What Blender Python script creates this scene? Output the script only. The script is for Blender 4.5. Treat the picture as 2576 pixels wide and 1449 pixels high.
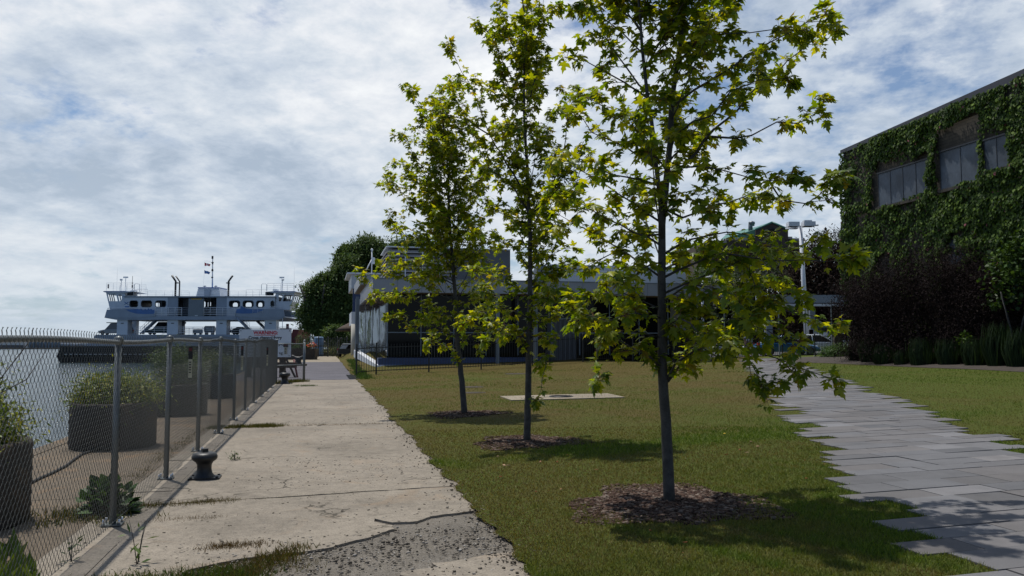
import bpy, math, random
import numpy as np
from mathutils import Vector, Matrix
R = math.radians
random.seed(7); rng = np.random.default_rng(11)
S = bpy.context.scene
COL = S.collection
for o in list(bpy.data.objects): bpy.data.objects.remove(o)

# ------------------------------------------------------------------ camera
F = 2022.0; HC = 1.65; PITCH = math.atan(137.5/F)
cd = bpy.data.cameras.new('camera'); cam = bpy.data.objects.new('camera', cd); COL.objects.link(cam)
cd.sensor_width = 36; cd.lens = 36*F/2576; cd.clip_start = .05; cd.clip_end = 12000
cam.location = (0, 0, HC); cam.rotation_euler = (R(90)+PITCH, 0, 0)
S.camera = cam
# ------------------------------------------------------------------ sun
SUNV = Vector((-.345, .355, 1.56)).normalized()
sd = bpy.data.lights.new('sun', 'SUN'); sd.energy = 5.0; sd.angle = R(.55); sd.color = (1, .955, .88)
sun = bpy.data.objects.new('sun', sd); COL.objects.link(sun)
sun.rotation_euler = (-SUNV).to_track_quat('-Z', 'Y').to_euler(); sun.location = (0, 0, 40)
# ------------------------------------------------------------------ view
S.view_settings.view_transform = 'Standard'; S.view_settings.look = 'None'
S.view_settings.exposure = -.24; S.view_settings.gamma = 1
# ------------------------------------------------------------------ world
W = bpy.data.worlds.new('World'); S.world = W; W.use_nodes = True
nt = W.node_tree; nt.nodes.clear()
def N(t, kind, **kw):
    n = t.nodes.new(kind)
    for k, v in kw.items():
        if k.startswith('i_'): n.inputs[k[2:].replace('_', ' ')].default_value = v
        else: setattr(n, k, v)
    return n
def math_(t, op, a, b=None, clamp=False):
    n = t.nodes.new('ShaderNodeMath'); n.operation = op; n.use_clamp = clamp
    for i, s in enumerate((a, b)):
        if s is None: continue
        if isinstance(s, (int, float)): n.inputs[i].default_value = s
        else: t.links.new(s, n.inputs[i])
    return n.outputs[0]
def mixc(t, f, a, b, mode='MIX'):
    n = t.nodes.new('ShaderNodeMix'); n.data_type = 'RGBA'; n.blend_type = mode
    for s, i in ((f, 0), (a, 6), (b, 7)):
        if isinstance(s, (int, float)): n.inputs[i].default_value = s
        elif isinstance(s, tuple): n.inputs[i].default_value = (*s, 1)[:4]
        else: t.links.new(s, n.inputs[i])
    return n.outputs[2]
def ramp(t, f, stops, interp='LINEAR'):
    n = t.nodes.new('ShaderNodeValToRGB'); n.color_ramp.interpolation = interp
    e = n.color_ramp.elements
    while len(e) < len(stops): e.new(.5)
    for k, (p, c) in zip(e, stops):
        k.position = p; k.color = (*c, 1) if isinstance(c, tuple) else (c, c, c, 1)
    t.links.new(f, n.inputs[0]); return n.outputs[0]
def noise(t, vec, scale, detail=4, rough=.5, dist=0.):
    n = t.nodes.new('ShaderNodeTexNoise'); n.inputs['Scale'].default_value = scale
    n.inputs['Detail'].default_value = detail; n.inputs['Roughness'].default_value = rough
    n.inputs['Distortion'].default_value = dist
    if vec is not None: t.links.new(vec, n.inputs['Vector'])
    return n.outputs['Fac']
sky = N(nt, 'ShaderNodeTexSky', sky_type='NISHITA', sun_disc=False, sun_elevation=R(72), sun_rotation=R(-44))
sky.air_density = 1.; sky.dust_density = .8
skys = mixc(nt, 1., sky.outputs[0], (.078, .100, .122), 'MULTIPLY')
tc = N(nt, 'ShaderNodeTexCoord'); sp = N(nt, 'ShaderNodeSeparateXYZ'); nt.links.new(tc.outputs['Generated'], sp.inputs[0])
zc = math_(nt, 'MAXIMUM', sp.outputs['Z'], 0.)
zz = math_(nt, 'ADD', zc, .24)
px_ = math_(nt, 'DIVIDE', sp.outputs['X'], zz); py_ = math_(nt, 'DIVIDE', sp.outputs['Y'], zz)
cb = N(nt, 'ShaderNodeCombineXYZ'); nt.links.new(px_, cb.inputs[0]); nt.links.new(math_(nt, 'MULTIPLY', py_, .85), cb.inputs[1])
mp = N(nt, 'ShaderNodeMapping'); mp.inputs['Location'].default_value = (7.7, -2.3, 0); mp.inputs['Rotation'].default_value = (0, 0, R(24))
mp.inputs['Scale'].default_value = (1.0, 1.1, 1); nt.links.new(cb.outputs[0], mp.inputs[0])
P = mp.outputs[0]
n1 = noise(nt, P, 1.0, 7, .55, .25)       # sheets
n2 = noise(nt, P, 4.6, 8, .60, .15)       # ripples
n3 = noise(nt, P, 13, 6, .6, .1)
nb = math_(nt, 'ADD', math_(nt, 'MULTIPLY', n1, .52), math_(nt, 'ADD', math_(nt, 'MULTIPLY', n2, .31), math_(nt, 'MULTIPLY', n3, .17)))
cover = ramp(nt, nb, [(.39, .12), (.43, .55), (.465, .90), (.51, 1.)])
nsh = noise(nt, P, 1.25, 8, .60, .45)
mp2 = N(nt, 'ShaderNodeMapping'); mp2.inputs['Location'].default_value = (9.3, 4.9, 0); nt.links.new(P, mp2.inputs[0])
nsh2 = noise(nt, mp2.outputs[0], 7.5, 8, .64, .15)
sh = math_(nt, 'ADD', math_(nt, 'MULTIPLY', nsh, .66), math_(nt, 'MULTIPLY', nsh2, .34))
ccol = ramp(nt, sh, [(.38, (.52, .63, .78)), (.44, (.68, .78, .92)), (.50, (.87, .95, 1.05)), (.555, (1.06, 1.10, 1.16)), (.64, (1.28, 1.30, 1.31))])
front = ramp(nt, math_(nt, 'ADD', math_(nt, 'MULTIPLY', sp.outputs['Y'], .5), .5), [(.42, .12), (.68, 1.)])   # cloud cut back in the unseen sky behind and overhead, to deepen shadows
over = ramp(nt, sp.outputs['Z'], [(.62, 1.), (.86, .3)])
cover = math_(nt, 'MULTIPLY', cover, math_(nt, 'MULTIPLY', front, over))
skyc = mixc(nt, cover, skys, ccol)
hz = ramp(nt, sp.outputs['Z'], [(0., 1.), (.06, .72), (.2, .12), (.4, 0.)])
skyh = mixc(nt, math_(nt, 'MULTIPLY', hz, .8), skyc, (.68, .80, .92))
gnd = ramp(nt, sp.outputs['Z'], [(0., 0.), (.002, 1.)])
skyf = mixc(nt, gnd, (.1, .1, .09), skyh)
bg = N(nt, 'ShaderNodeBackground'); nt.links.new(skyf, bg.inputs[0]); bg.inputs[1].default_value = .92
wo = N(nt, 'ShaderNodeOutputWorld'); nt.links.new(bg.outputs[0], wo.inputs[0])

# ------------------------------------------------------------------ frame of the quay (u along the walkway, v to its right)
AL = R(13.2); CA, SA = math.cos(AL), math.sin(AL)
def UV(u, v, z=0.): return Vector((v*CA-u*SA, v*SA+u*CA, z))
def toUV(x, y): return (-x*SA+y*CA, x*CA+y*SA)
def ss(a, b, x):
    t = min(1., max(0., (x-a)/(b-a))); return t*t*(3-2*t)
def gz(x, y):
    u, v = toUV(x, y)
    z = .022*max(0., min(v, 42)-1.6)
    if u > 38: z += ss(1.7, 3.3, v)*(.33*ss(39, 45, u)+.6*ss(45, 60, u)*(1-ss(8, 14, v)))*(1-ss(14, 22, v))
    return z
def ray(px, py):
    a = (px-1288)/F; c = -(py-724.5)/F
    return Vector((a, math.cos(PITCH)-c*math.sin(PITCH), math.sin(PITCH)+c*math.cos(PITCH)))
def at(px, py):
    d = ray(px, py); z = 0.
    for _ in range(40):
        t = (z-HC)/d.z; p = Vector((0, 0, HC))+d*t; z = .5*z+.5*gz(p.x, p.y)
    return Vector((p.x, p.y, gz(p.x, p.y)))
def atY(px, py, Y):
    d = ray(px, py); return Vector((0, 0, HC))+d*(Y/d.y)
def atV(px, py, v):
    d = ray(px, py); k = v/(d.x*CA+d.y*SA); p = Vector((0, 0, HC))+d*k
    return toUV(p.x, p.y)[0], p.z

# ------------------------------------------------------------------ materials
MATS = {}
def newmat(name):
    m = bpy.data.materials.new(name); m.use_nodes = True; t = m.node_tree
    b = t.nodes['Principled BSDF']; MATS[name] = m
    return m, t, b
def gc(t, kind='Object'):
    n = t.nodes.new('ShaderNodeTexCoord'); return n.outputs[kind]
def wpos(t):
    return t.nodes.new('ShaderNodeNewGeometry').outputs['Position']
def bump(t, b, h, strength=.3, dist=.02):
    n = t.nodes.new('ShaderNodeBump'); n.inputs['Strength'].default_value = strength; n.inputs['Distance'].default_value = dist
    t.links.new(h, n.inputs['Height']); t.links.new(n.outputs[0], b.inputs['Normal'])
def mat(name, col, rough=.6, var=.2, scale=4., metal=0., bmp=0., spec=.5, bscale=None):
    """plain coloured material with uneven tone and wear"""
    m, t, b = newmat(name)
    p = wpos(t); f = noise(t, p, scale, 5, .6)
    f2 = noise(t, p, scale*7, 3, .6)
    ff = math_(t, 'ADD', math_(t, 'MULTIPLY', f, .7), math_(t, 'MULTIPLY', f2, .3))
    lo = tuple(c*(1-var) for c in col); hi = tuple(min(1, c*(1+var)) for c in col)
    t.links.new(ramp(t, ff, [(.3, lo), (.7, hi)]), b.inputs['Base Color'])
    b.inputs['Roughness'].default_value = rough; b.inputs['Metallic'].default_value = metal
    b.inputs['Specular IOR Level'].default_value = spec
    if bmp: bump(t, b, noise(t, p, bscale or scale*8, 4, .6), bmp, .01)
    return m
def leafmat(name, trans=.4, rough=.5, tint=(1.25, 1.15, .45), spec=.25):
    """leaf: colour from the mesh's own leaf colour attribute, light passes through"""
    m = bpy.data.materials.new(name); m.use_nodes = True; t = m.node_tree; t.nodes.clear(); MATS[name] = m
    a = t.nodes.new('ShaderNodeAttribute'); a.attribute_name = 'leafcol'
    b = t.nodes.new('ShaderNodeBsdfPrincipled'); b.inputs['Roughness'].default_value = rough
    b.inputs['Specular IOR Level'].default_value = spec
    t.links.new(a.outputs['Color'], b.inputs['Base Color'])
    tr = t.nodes.new('ShaderNodeBsdfTranslucent')
    t.links.new(mixc(t, 1., a.outputs['Color'], tint, 'MULTIPLY'), tr.inputs[0])
    mx = t.nodes.new('ShaderNodeMixShader'); mx.inputs[0].default_value = trans
    t.links.new(b.outputs[0], mx.inputs[1]); t.links.new(tr.outputs[0], mx.inputs[2])
    o = t.nodes.new('ShaderNodeOutputMaterial'); t.links.new(mx.outputs[0], o.inputs[0])
    return m
M = MATS
# ground materials
def lawn_mat():
    m, t, b = newmat('lawn'); p = wpos(t)
    big = noise(t, p, .16, 4, .6, .4); mid = noise(t, p, .9, 5, .6, .3); fine = noise(t, p, 26, 4, .7); vf = noise(t, p, 90, 3, .7)
    g = ramp(t, fine, [(.32, (.038, .056, .009)), (.5, (.070, .090, .016)), (.68, (.110, .122, .026))])
    d = ramp(t, fine, [(.32, (.055, .044, .013)), (.5, (.092, .072, .023)), (.7, (.14, .108, .038))])
    s = N(t, 'ShaderNodeSeparateXYZ'); t.links.new(p, s.inputs[0])
    far = ramp(t, math_(t, 'DIVIDE', s.outputs['Y'], 60.), [(.12, 0.), (.34, .26), (.8, .30)])
    side = math_(t, 'DIVIDE', math_(t, 'SUBTRACT', math_(t, 'ADD', math_(t, 'MULTIPLY', s.outputs['Y'], .27), 3.3), s.outputs['X']), 3., True)
    far = math_(t, 'MULTIPLY', far, side)
    f = math_(t, 'ADD', math_(t, 'ADD', math_(t, 'MULTIPLY', big, .75), math_(t, 'MULTIPLY', mid, .5)), far)
    f = ramp(t, f, [(.66, 0.), (.94, 1.)])
    c = mixc(t, f, g, d)
    c = mixc(t, ramp(t, noise(t, p, 2.3, 4, .7), [(.66, 0.), (.75, .6)]), c, (.16, .115, .06))
    t.links.new(c, b.inputs['Base Color']); b.inputs['Roughness'].default_value = .95; b.inputs['Specular IOR Level'].default_value = .1
    bump(t, b, math_(t, 'ADD', fine, vf), .9, .03)
lawn_mat()
def concrete(name, base, crack=.7, rust=.3, scale=1.):
    m, t, b = newmat(name); p = wpos(t)
    big = noise(t, p, .55*scale, 6, .62, .5); mid = noise(t, p, 5*scale, 6, .7); fine = noise(t, p, 60*scale, 3, .7)
    lo = tuple(c*.62 for c in base); hi = tuple(c*1.26 for c in base)
    c = ramp(t, math_(t, 'ADD', math_(t, 'MULTIPLY', big, .6), math_(t, 'MULTIPLY', mid, .4)), [(.33, lo), (.5, base), (.66, hi)])
    c = mixc(t, .6, c, ramp(t, fine, [(.3, .45), (.5, 1.), (.75, 1.4)]), 'MULTIPLY')
    c = mixc(t, .5, c, ramp(t, noise(t, p, 14*scale, 5, .75), [(.32, .62), (.5, 1.), (.7, 1.2)]), 'MULTIPLY')
    st = ramp(t, noise(t, p, 1.1, 6, .7, 1.2), [(.55, 0.), (.68, rust)])
    c = mixc(t, st, c, (.25, .155, .08))
    pit = ramp(t, noise(t, p, 22, 6, .75), [(.58, 0.), (.65, .7)]); zone = ramp(t, noise(t, p, .9, 3, .5), [(.46, 0.), (.56, 1.)])
    c = mixc(t, math_(t, 'MULTIPLY', pit, zone), c, (.085, .078, .065))
    # hairline cracks
    wv = N(t, 'ShaderNodeVectorMath', operation='ADD'); t.links.new(p, wv.inputs[0])
    nz = t.nodes.new('ShaderNodeTexNoise'); nz.inputs['Scale'].default_value = 2.2; nz.inputs['Detail'].default_value = 6; t.links.new(p, nz.inputs['Vector'])
    sc = N(t, 'ShaderNodeVectorMath', operation='SCALE'); t.links.new(nz.outputs['Color'], sc.inputs[0]); sc.inputs['Scale'].default_value = .9
    t.links.new(sc.outputs[0], wv.inputs[1])
    vo = N(t, 'ShaderNodeTexVoronoi', feature='DISTANCE_TO_EDGE'); vo.inputs['Scale'].default_value = .9*scale; t.links.new(wv.outputs[0], vo.inputs['Vector'])
    ck = ramp(t, vo.outputs['Distance'], [(0., 1.), (.009, .9), (.016, 0.)])
    zn = ramp(t, noise(t, p, .7, 2, .5), [(.5, 0.), (.6, crack)])
    ck = math_(t, 'MULTIPLY', ck, zn)
    c = mixc(t, ck, c, (.06, .052, .04))
    t.links.new(c, b.inputs['Base Color']); b.inputs['Roughness'].default_value = .9; b.inputs['Specular IOR Level'].default_value = .25
    bump(t, b, math_(t, 'SUBTRACT', math_(t, 'ADD', mid, math_(t, 'MULTIPLY', fine, .5)), math_(t, 'MULTIPLY', math_(t, 'ADD', ck, pit), 1.)), .35, .015)
concrete('walk_concrete', (.212, .184, .148), 1., .25)
concrete('kerb_concrete', (.225, .19, .145), .3, .35)
concrete('quay_concrete', (.120, .095, .068), .5, .5)
concrete('slab_concrete', (.24, .205, .155), .2)
concrete('planter_concrete', (.050, .044, .038), .2, .25, 2.)
concrete('asphalt', (.098, .094, .108), .4, .05)
concrete('lot_asphalt', (.07, .07, .072), .3, .05)
def aggregate():
    m, t, b = newmat('rough_aggregate'); p = wpos(t)
    vo = N(t, 'ShaderNodeTexVoronoi'); vo.inputs['Scale'].default_value = 120; t.links.new(p, vo.inputs['Vector'])
    bw = N(t, 'ShaderNodeSeparateColor'); t.links.new(vo.outputs['Color'], bw.inputs[0])
    c = ramp(t, bw.outputs[0], [(0., (.135, .117, .094)), (.55, (.180, .158, .128)), (.85, (.205, .182, .150)), (1., (.30, .275, .245))])
    c = mixc(t, .55, c, ramp(t, noise(t, p, 1.6, 6, .65), [(.3, .6), (.5, 1.), (.7, 1.3)]), 'MULTIPLY')
    t.links.new(c, b.inputs['Base Color']); b.inputs['Roughness'].default_value = .95
    bump(t, b, math_(t, 'ADD', vo.outputs['Distance'], noise(t, p, 18, 5, .7)), .8, .02)
aggregate()
def pavers():
    m, t, b = newmat('pavers'); p = wpos(t)
    a = t.nodes.new('ShaderNodeAttribute'); a.attribute_name = 'leafcol'
    c = mixc(t, .6, a.outputs['Color'], ramp(t, noise(t, p, 2.4, 6, .65, .4), [(.3, .72), (.5, 1.), (.7, 1.2)]), 'MULTIPLY')
    c = mixc(t, .5, c, ramp(t, noise(t, p, 75, 3, .7), [(.3, .8), (.7, 1.2)]), 'MULTIPLY')
    c = mixc(t, ramp(t, noise(t, p, 7, 5, .7), [(.66, 0.), (.75, .35)]), c, (.11, .09, .06))
    t.links.new(c, b.inputs['Base Color']); b.inputs['Roughness'].default_value = .8; b.inputs['Specular IOR Level'].default_value = .3
    bump(t, b, noise(t, p, 50, 4, .6), .2, .008)
pavers()
def water():
    m, t, b = newmat('water'); p = wpos(t)
    mpp = N(t, 'ShaderNodeMapping'); mpp.inputs['Scale'].default_value = (.55, 1.5, 1); t.links.new(p, mpp.inputs[0])
    h = math_(t, 'ADD', noise(t, mpp.outputs[0], 1.6, 5, .62, .3), math_(t, 'MULTIPLY', noise(t, mpp.outputs[0], .35, 3, .5), 1.5))
    b.inputs['Base Color'].default_value = (.028, .045, .055, 1); b.inputs['Roughness'].default_value = .16; b.inputs['Specular IOR Level'].default_value = .24
    b.inputs['IOR'].default_value = 1.33
    bump(t, b, h, .8, .32)
water()
mat('soil', (.036, .027, .020), .95, .4, 3., bmp=.6)
mat('galvanised', (.135, .152, .16), .45, .2, 9., metal=.55, bmp=.05)
mat('wire', (.095, .102, .102), .42, .15, 9., metal=.5)
mat('bolt', (.65, .66, .68), .3, .1, 9., metal=.9)
mat('black_iron', (.014, .015, .017), .42, .35, 12., metal=.2, bmp=.25)
mat('black_paint', (.008, .009, .010), .4, .3, 3.)
mat('bark', (.050, .047, .044), .85, .65, 9., bmp=.7, bscale=60)
mat('wood', (.075, .05, .035), .85, .35, 8., bmp=.4)
mat('hull_white', (.50, .56, .64), .4, .10, .8)
mat('ferry_grey', (.25, .30, .37), .5, .12, .8)
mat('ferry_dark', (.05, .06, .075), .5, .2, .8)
mat('ferry_black', (.010, .012, .013), .7, .4, 1.5, bmp=.3)
mat('rail_white', (.66, .69, .73), .4, .06, 2.)
mat('blue_trim', (.015, .09, .32), .4, .1, 1.)
mat('blue_art', (.06, .15, .36), .5, .25, 1.2)
mat('yellow', (.75, .45, .03), .5, .1, 4.)
mat('red', (.55, .025, .03), .5, .15, 4.)
mat('dark_red', (.12, .02, .02), .6, .25, 2.)
mat('sign_white', (.62, .64, .66), .45, .06, 2.)
mat('letter_black', (.01, .01, .012), .5, .1, 4.)
mat('letter_red', (.50, .012, .03), .5, .1, 4.)
mat('tag_cream', (.45, .42, .30), .6, .12, 6.)
mat('fascia', (.30, .31, .335), .45, .08, .6, metal=.25)
mat('fascia_light', (.46, .48, .51), .45, .07, .6, metal=.15)
mat('soffit', (.20, .16, .14), .7, .12, 1.)
mat('louvre', (.40, .37, .36), .5, .08, 1.)
mat('dark_cladding', (.025, .025, .028), .5, .2, 1.)
mat('blue_tile', (.035, .06, .14), .4, .2, 3.)
mat('screen_grey', (.095, .098, .105), .6, .15, 1.)
mat('brick', (.06, .045, .035), .9, .3, 1.5, bmp=.3)
mat('green_roof', (.05, .17, .13), .45, .15, 1.)
mat('stone', (.30, .28, .25), .9, .2, 2., bmp=.3)
mat('pillar_stone', (.075, .065, .055), .95, .4, 5., bmp=.9)
mat('steel_grey', (.155, .185, .21), .5, .1, 1.)
mat('lamp_white', (.62, .64, .68), .4, .05, 2.)
mat('roof_edge', (.035, .037, .05), .5, .2, 1.)
mat('win_frame', (.03, .033, .04), .5, .2, 3.)
mat('thatch', (.055, .038, .026), .95, .35, 8., bmp=.8)
mat('cream', (.42, .40, .34), .7, .1, 2.)
mat('rubber', (.010, .010, .011), .75, .3, 6.)
mat('white_wall', (.60, .60, .58), .7, .08, .3)
mat('blue_grey', (.10, .15, .20), .6, .25, .35)
mat('barrel_blue', (.10, .17, .27), .5, .1, 3.)
mat('rock', (.20, .175, .14), .9, .35, 40., bmp=.4)
mat('dead_leaf', (.16, .05, .02), .8, .4, 20.)
mat('dandelion', (.7, .45, .02), .6, .1, 20.)
def carpaint(name, col):
    m = mat(name, col, .22, .04, 1.5, metal=.15); b = m.node_tree.nodes['Principled BSDF']
    b.inputs['Coat Weight'].default_value = .8; b.inputs['Coat Roughness'].default_value = .05
carpaint('paint_white', (.62, .64, .66)); carpaint('paint_blue', (.012, .11, .26)); carpaint('paint_green', (.015, .06, .05)); carpaint('paint_dark', (.03, .03, .035))
def glass(name, col, rough=.04, wav=.0, wscale=1., metal=0.):
    m, t, b = newmat(name); p = wpos(t)
    b.inputs['Base Color'].default_value = (*col, 1); b.inputs['Roughness'].default_value = rough
    b.inputs['Specular IOR Level'].default_value = 1.; b.inputs['Metallic'].default_value = metal
    if wav:
        mp3 = N(t, 'ShaderNodeMapping'); mp3.inputs['Scale'].default_value = (1.6, 1.6, .22); t.links.new(p, mp3.inputs[0])
        bump(t, b, noise(t, mp3.outputs[0], wscale, 3, .5), wav, .2)
glass('dark_glass', (.004, .005, .006)); M['dark_glass'].node_tree.nodes['Principled BSDF'].inputs['Specular IOR Level'].default_value = .12; glass('mirror_glass', (.50, .54, .60), .04, .14, 1.1, .9)
glass('car_glass', (.008, .010, .012)); glass('dusty_glass', (.06, .08, .10), .35)
mat('screen_mesh', (.062, .080, .105), .6, .5, .9)
def brickwall():
    m, t, b = newmat('old_brick'); p = wpos(t)
    s = N(t, 'ShaderNodeSeparateXYZ'); t.links.new(p, s.inputs[0])
    uu = math_(t, 'ADD', math_(t, 'MULTIPLY', s.outputs['X'], -SA), math_(t, 'MULTIPLY', s.outputs['Y'], CA))
    c3 = N(t, 'ShaderNodeCombineXYZ'); t.links.new(uu, c3.inputs[0]); t.links.new(s.outputs['Z'], c3.inputs[1])
    bt = N(t, 'ShaderNodeTexBrick'); t.links.new(c3.outputs[0], bt.inputs['Vector']); bt.inputs['Scale'].default_value = 1.
    bt.inputs['Brick Width'].default_value = .42; bt.inputs['Row Height'].default_value = .16; bt.inputs['Mortar Size'].default_value = .012
    bt.inputs['Color1'].default_value = (.050, .043, .034, 1); bt.inputs['Color2'].default_value = (.075, .062, .046, 1); bt.inputs['Mortar'].default_value = (.03, .027, .022, 1)
    t.links.new(mixc(t, .6, bt.outputs['Color'], ramp(t, noise(t, p, 1.5, 5, .6), [(.3, .5), (.7, 1.3)]), 'MULTIPLY'), b.inputs['Base Color'])
    b.inputs['Roughness'].default_value = .95
brickwall()
leafmat('maple_leaf', .50, .40, (2.7, 2.25, .35), .35)
leafmat('dull_leaf', .12, .8, (1.2, 1., .8), .05)
leafmat('ivy_leaf', .25, .5, (1.5, 1.35, .4), .18)
leafmat('shrub_leaf', .3, .5, (1.3, 1.2, .5)); leafmat('far_leaf', .3, .6, (1.2, 1.15, .55), .15); leafmat('blade', .35, .6, (1.2, 1.15, .5), .15)
leafmat('chip', .0, .9, (1, 1, 1), .1)

# ------------------------------------------------------------------ mesh tools
def lk(name, me, parent=None, mats=()):
    o = bpy.data.objects.new(name, me); COL.objects.link(o)
    for m in mats: me.materials.append(M[m] if isinstance(m, str) else m)
    if parent: o.parent = parent
    return o
def tag(o, label, cat, group=None, kind=None):
    if label: o['label'] = label
    if cat: o['category'] = cat
    if group: o['group'] = group
    if kind: o['kind'] = kind
    return o
def thing(name, label, cat, loc=(0, 0, 0), rz=0., group=None):
    o = bpy.data.objects.new(name, None); COL.objects.link(o); o.empty_display_size = .2
    o.location = loc; o.rotation_euler = (0, 0, rz)
    return tag(o, label, cat, group)
def structure(o): o['kind'] = 'structure'; return o
def copy_tree(o, parent=None):
    c = o.copy(); COL.objects.link(c)
    if parent: c.parent = parent
    for ch in [q for q in CH.get(o, [])]: copy_tree(ch, c)
    return c
CH = {}
class MB:
    def __init__(s): s.v = []; s.f = []; s.m = []; s.sm = []
    def add(s, vs, fs, mi=0, smooth=False):
        b = len(s.v); s.v.extend([tuple(p) for p in vs]); s.f.extend([tuple(i+b for i in f) for f in fs])
        s.m.extend([mi]*len(fs)); s.sm.extend([smooth]*len(fs)); return s
    def box(s, c, d, rz=0., mi=0, rx=0., ry=0.):
        x, y, z = (k/2 for k in d)
        vs = [Vector((a*x, b*y, e*z)) for e in (-1, 1) for b in (-1, 1) for a in (-1, 1)]
        if rz or rx or ry:
            m = Matrix.Rotation(rz, 3, 'Z') @ Matrix.Rotation(ry, 3, 'Y') @ Matrix.Rotation(rx, 3, 'X'); vs = [m@p for p in vs]
        c = Vector(c)
        return s.add([p+c for p in vs], [(0, 2, 3, 1), (4, 5, 7, 6), (0, 1, 5, 4), (2, 6, 7, 3), (0, 4, 6, 2), (1, 3, 7, 5)], mi)
    def bx(s, x0, x1, y0, y1, z0, z1, mi=0): return s.box(((x0+x1)/2, (y0+y1)/2, (z0+z1)/2), (abs(x1-x0), abs(y1-y0), abs(z1-z0)), 0, mi)
    def tube(s, pts, r, n=8, mi=0, cap=True, smooth=True):
        pts = [Vector(p) for p in pts]; rs = r if isinstance(r, (list, tuple)) else [r]*len(pts)
        vs = []; up = Vector((0, 0, 1)); prev = None
        for i, p in enumerate(pts):
            d = (pts[min(i+1, len(pts)-1)]-pts[max(i-1, 0)]).normalized()
            if prev is None:
                a = d.cross(up if abs(d.z) < .95 else Vector((1, 0, 0))).normalized()
            else:
                a = (prev-d*prev.dot(d)).normalized()
            prev = a; b = d.cross(a)
            for k in range(n):
                t = 2*math.pi*k/n; vs.append(p+(a*math.cos(t)+b*math.sin(t))*rs[i])
        fs = []
        for i in range(len(pts)-1):
            for k in range(n):
                k2 = (k+1) % n; fs.append((i*n+k, i*n+k2, (i+1)*n+k2, (i+1)*n+k))
        s.add(vs, fs, mi, smooth)
        if cap:
            b = len(s.v)-len(vs)
            s.f.append(tuple(b+k for k in range(n))[::-1]); s.f.append(tuple(b+(len(pts)-1)*n+k for k in range(n)))
            s.m += [mi, mi]; s.sm += [False, False]
        return s
    def lathe(s, prof, c=(0, 0, 0), n=24, mi=0, smooth=True):
        vs = []; c = Vector(c)
        for r, z in prof:
            for k in range(n):
                t = 2*math.pi*k/n; vs.append(c+Vector((r*math.cos(t), r*math.sin(t), z)))
        fs = [(i*n+k, i*n+(k+1) % n, (i+1)*n+(k+1) % n, (i+1)*n+k) for i in range(len(prof)-1) for k in range(n)]
        if prof[0][0] > 1e-4: fs.append(tuple(range(n))[::-1])
        if prof[-1][0] > 1e-4: fs.append(tuple((len(prof)-1)*n+k for k in range(n)))
        return s.add(vs, fs, mi, smooth)
    def prism(s, poly, axis, a, b, mi=0):
        """poly of 2D points extruded along axis from a to b ('x': (y,z), 'y': (x,z), 'z': (x,y))"""
        def mk(p, t):
            return (t, p[0], p[1]) if axis == 'x' else (p[0], t, p[1]) if axis == 'y' else (p[0], p[1], t)
        n = len(poly); vs = [mk(p, a) for p in poly]+[mk(p, b) for p in poly]
        fs = [tuple(range(n)), tuple(range(n, 2*n))[::-1]]+[(i, i+n, (i+1) % n+n, (i+1) % n) for i in range(n)]
        return s.add(vs, fs, mi)
    def build(s, name, mats, parent=None, fix=True, split=False):
        if split:
            par = list(range(len(s.v)))
            def fd(a):
                while par[a] != a: par[a] = par[par[a]]; a = par[a]
                return a
            for f in s.f:
                for k in f[1:]: par[fd(k)] = fd(f[0])
            grp = {}
            for i, f in enumerate(s.f): grp.setdefault(fd(f[0]), []).append(i)
            out = None
            for g_ in grp.values():
                mb = MB(); mp_ = {}
                for i in g_:
                    for k in s.f[i]: mp_.setdefault(k, len(mp_))
                mb.v = [s.v[k] for k in mp_]; mb.f = [tuple(mp_[k] for k in s.f[i]) for i in g_]; mb.m = [s.m[i] for i in g_]; mb.sm = [s.sm[i] for i in g_]
                out = mb.build(name, mats, parent, fix)
            return out
        me = bpy.data.meshes.new(name); me.from_pydata(s.v, [], s.f)
        me.polygons.foreach_set('material_index', s.m); me.polygons.foreach_set('use_smooth', s.sm)
        if fix:
            import bmesh
            bm = bmesh.new(); bm.from_mesh(me); bmesh.ops.recalc_face_normals(bm, faces=bm.faces); bm.to_mesh(me); bm.free()
        me.update()
        o = lk(name, me, parent, (mats,) if isinstance(mats, str) else mats)
        if parent is not None: CH.setdefault(parent, []).append(o)
        return o
def arr_mesh(name, V, Fc, col=None, mats=(), parent=None, smooth=False):
    """V (n,3), Fc (m,k) arrays"""
    me = bpy.data.meshes.new(name); n = len(V); m, k = Fc.shape
    me.vertices.add(n); me.vertices.foreach_set('co', np.ascontiguousarray(V, dtype=np.float32).ravel())
    me.loops.add(m*k); me.loops.foreach_set('vertex_index', Fc.astype(np.int32).ravel())
    me.polygons.add(m); me.polygons.foreach_set('loop_start', np.arange(0, m*k, k, dtype=np.int32))
    me.polygons.foreach_set('loop_total', np.full(m, k, dtype=np.int32))
    if smooth: me.polygons.foreach_set('use_smooth', np.ones(m, dtype=bool))
    me.update(calc_edges=True)
    if col is not None:
        a = me.attributes.new('leafcol', 'FLOAT_COLOR', 'POINT')
        c = np.ones((n, 4), dtype=np.float32); c[:, :3] = col; a.data.foreach_set('color', c.ravel())
    o = lk(name, me, parent, (mats,) if isinstance(mats, str) else mats)
    if parent is not None: CH.setdefault(parent, []).append(o)
    return o
def unit(a): return a/np.maximum(1e-9, np.linalg.norm(a, axis=-1, keepdims=True))
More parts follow.
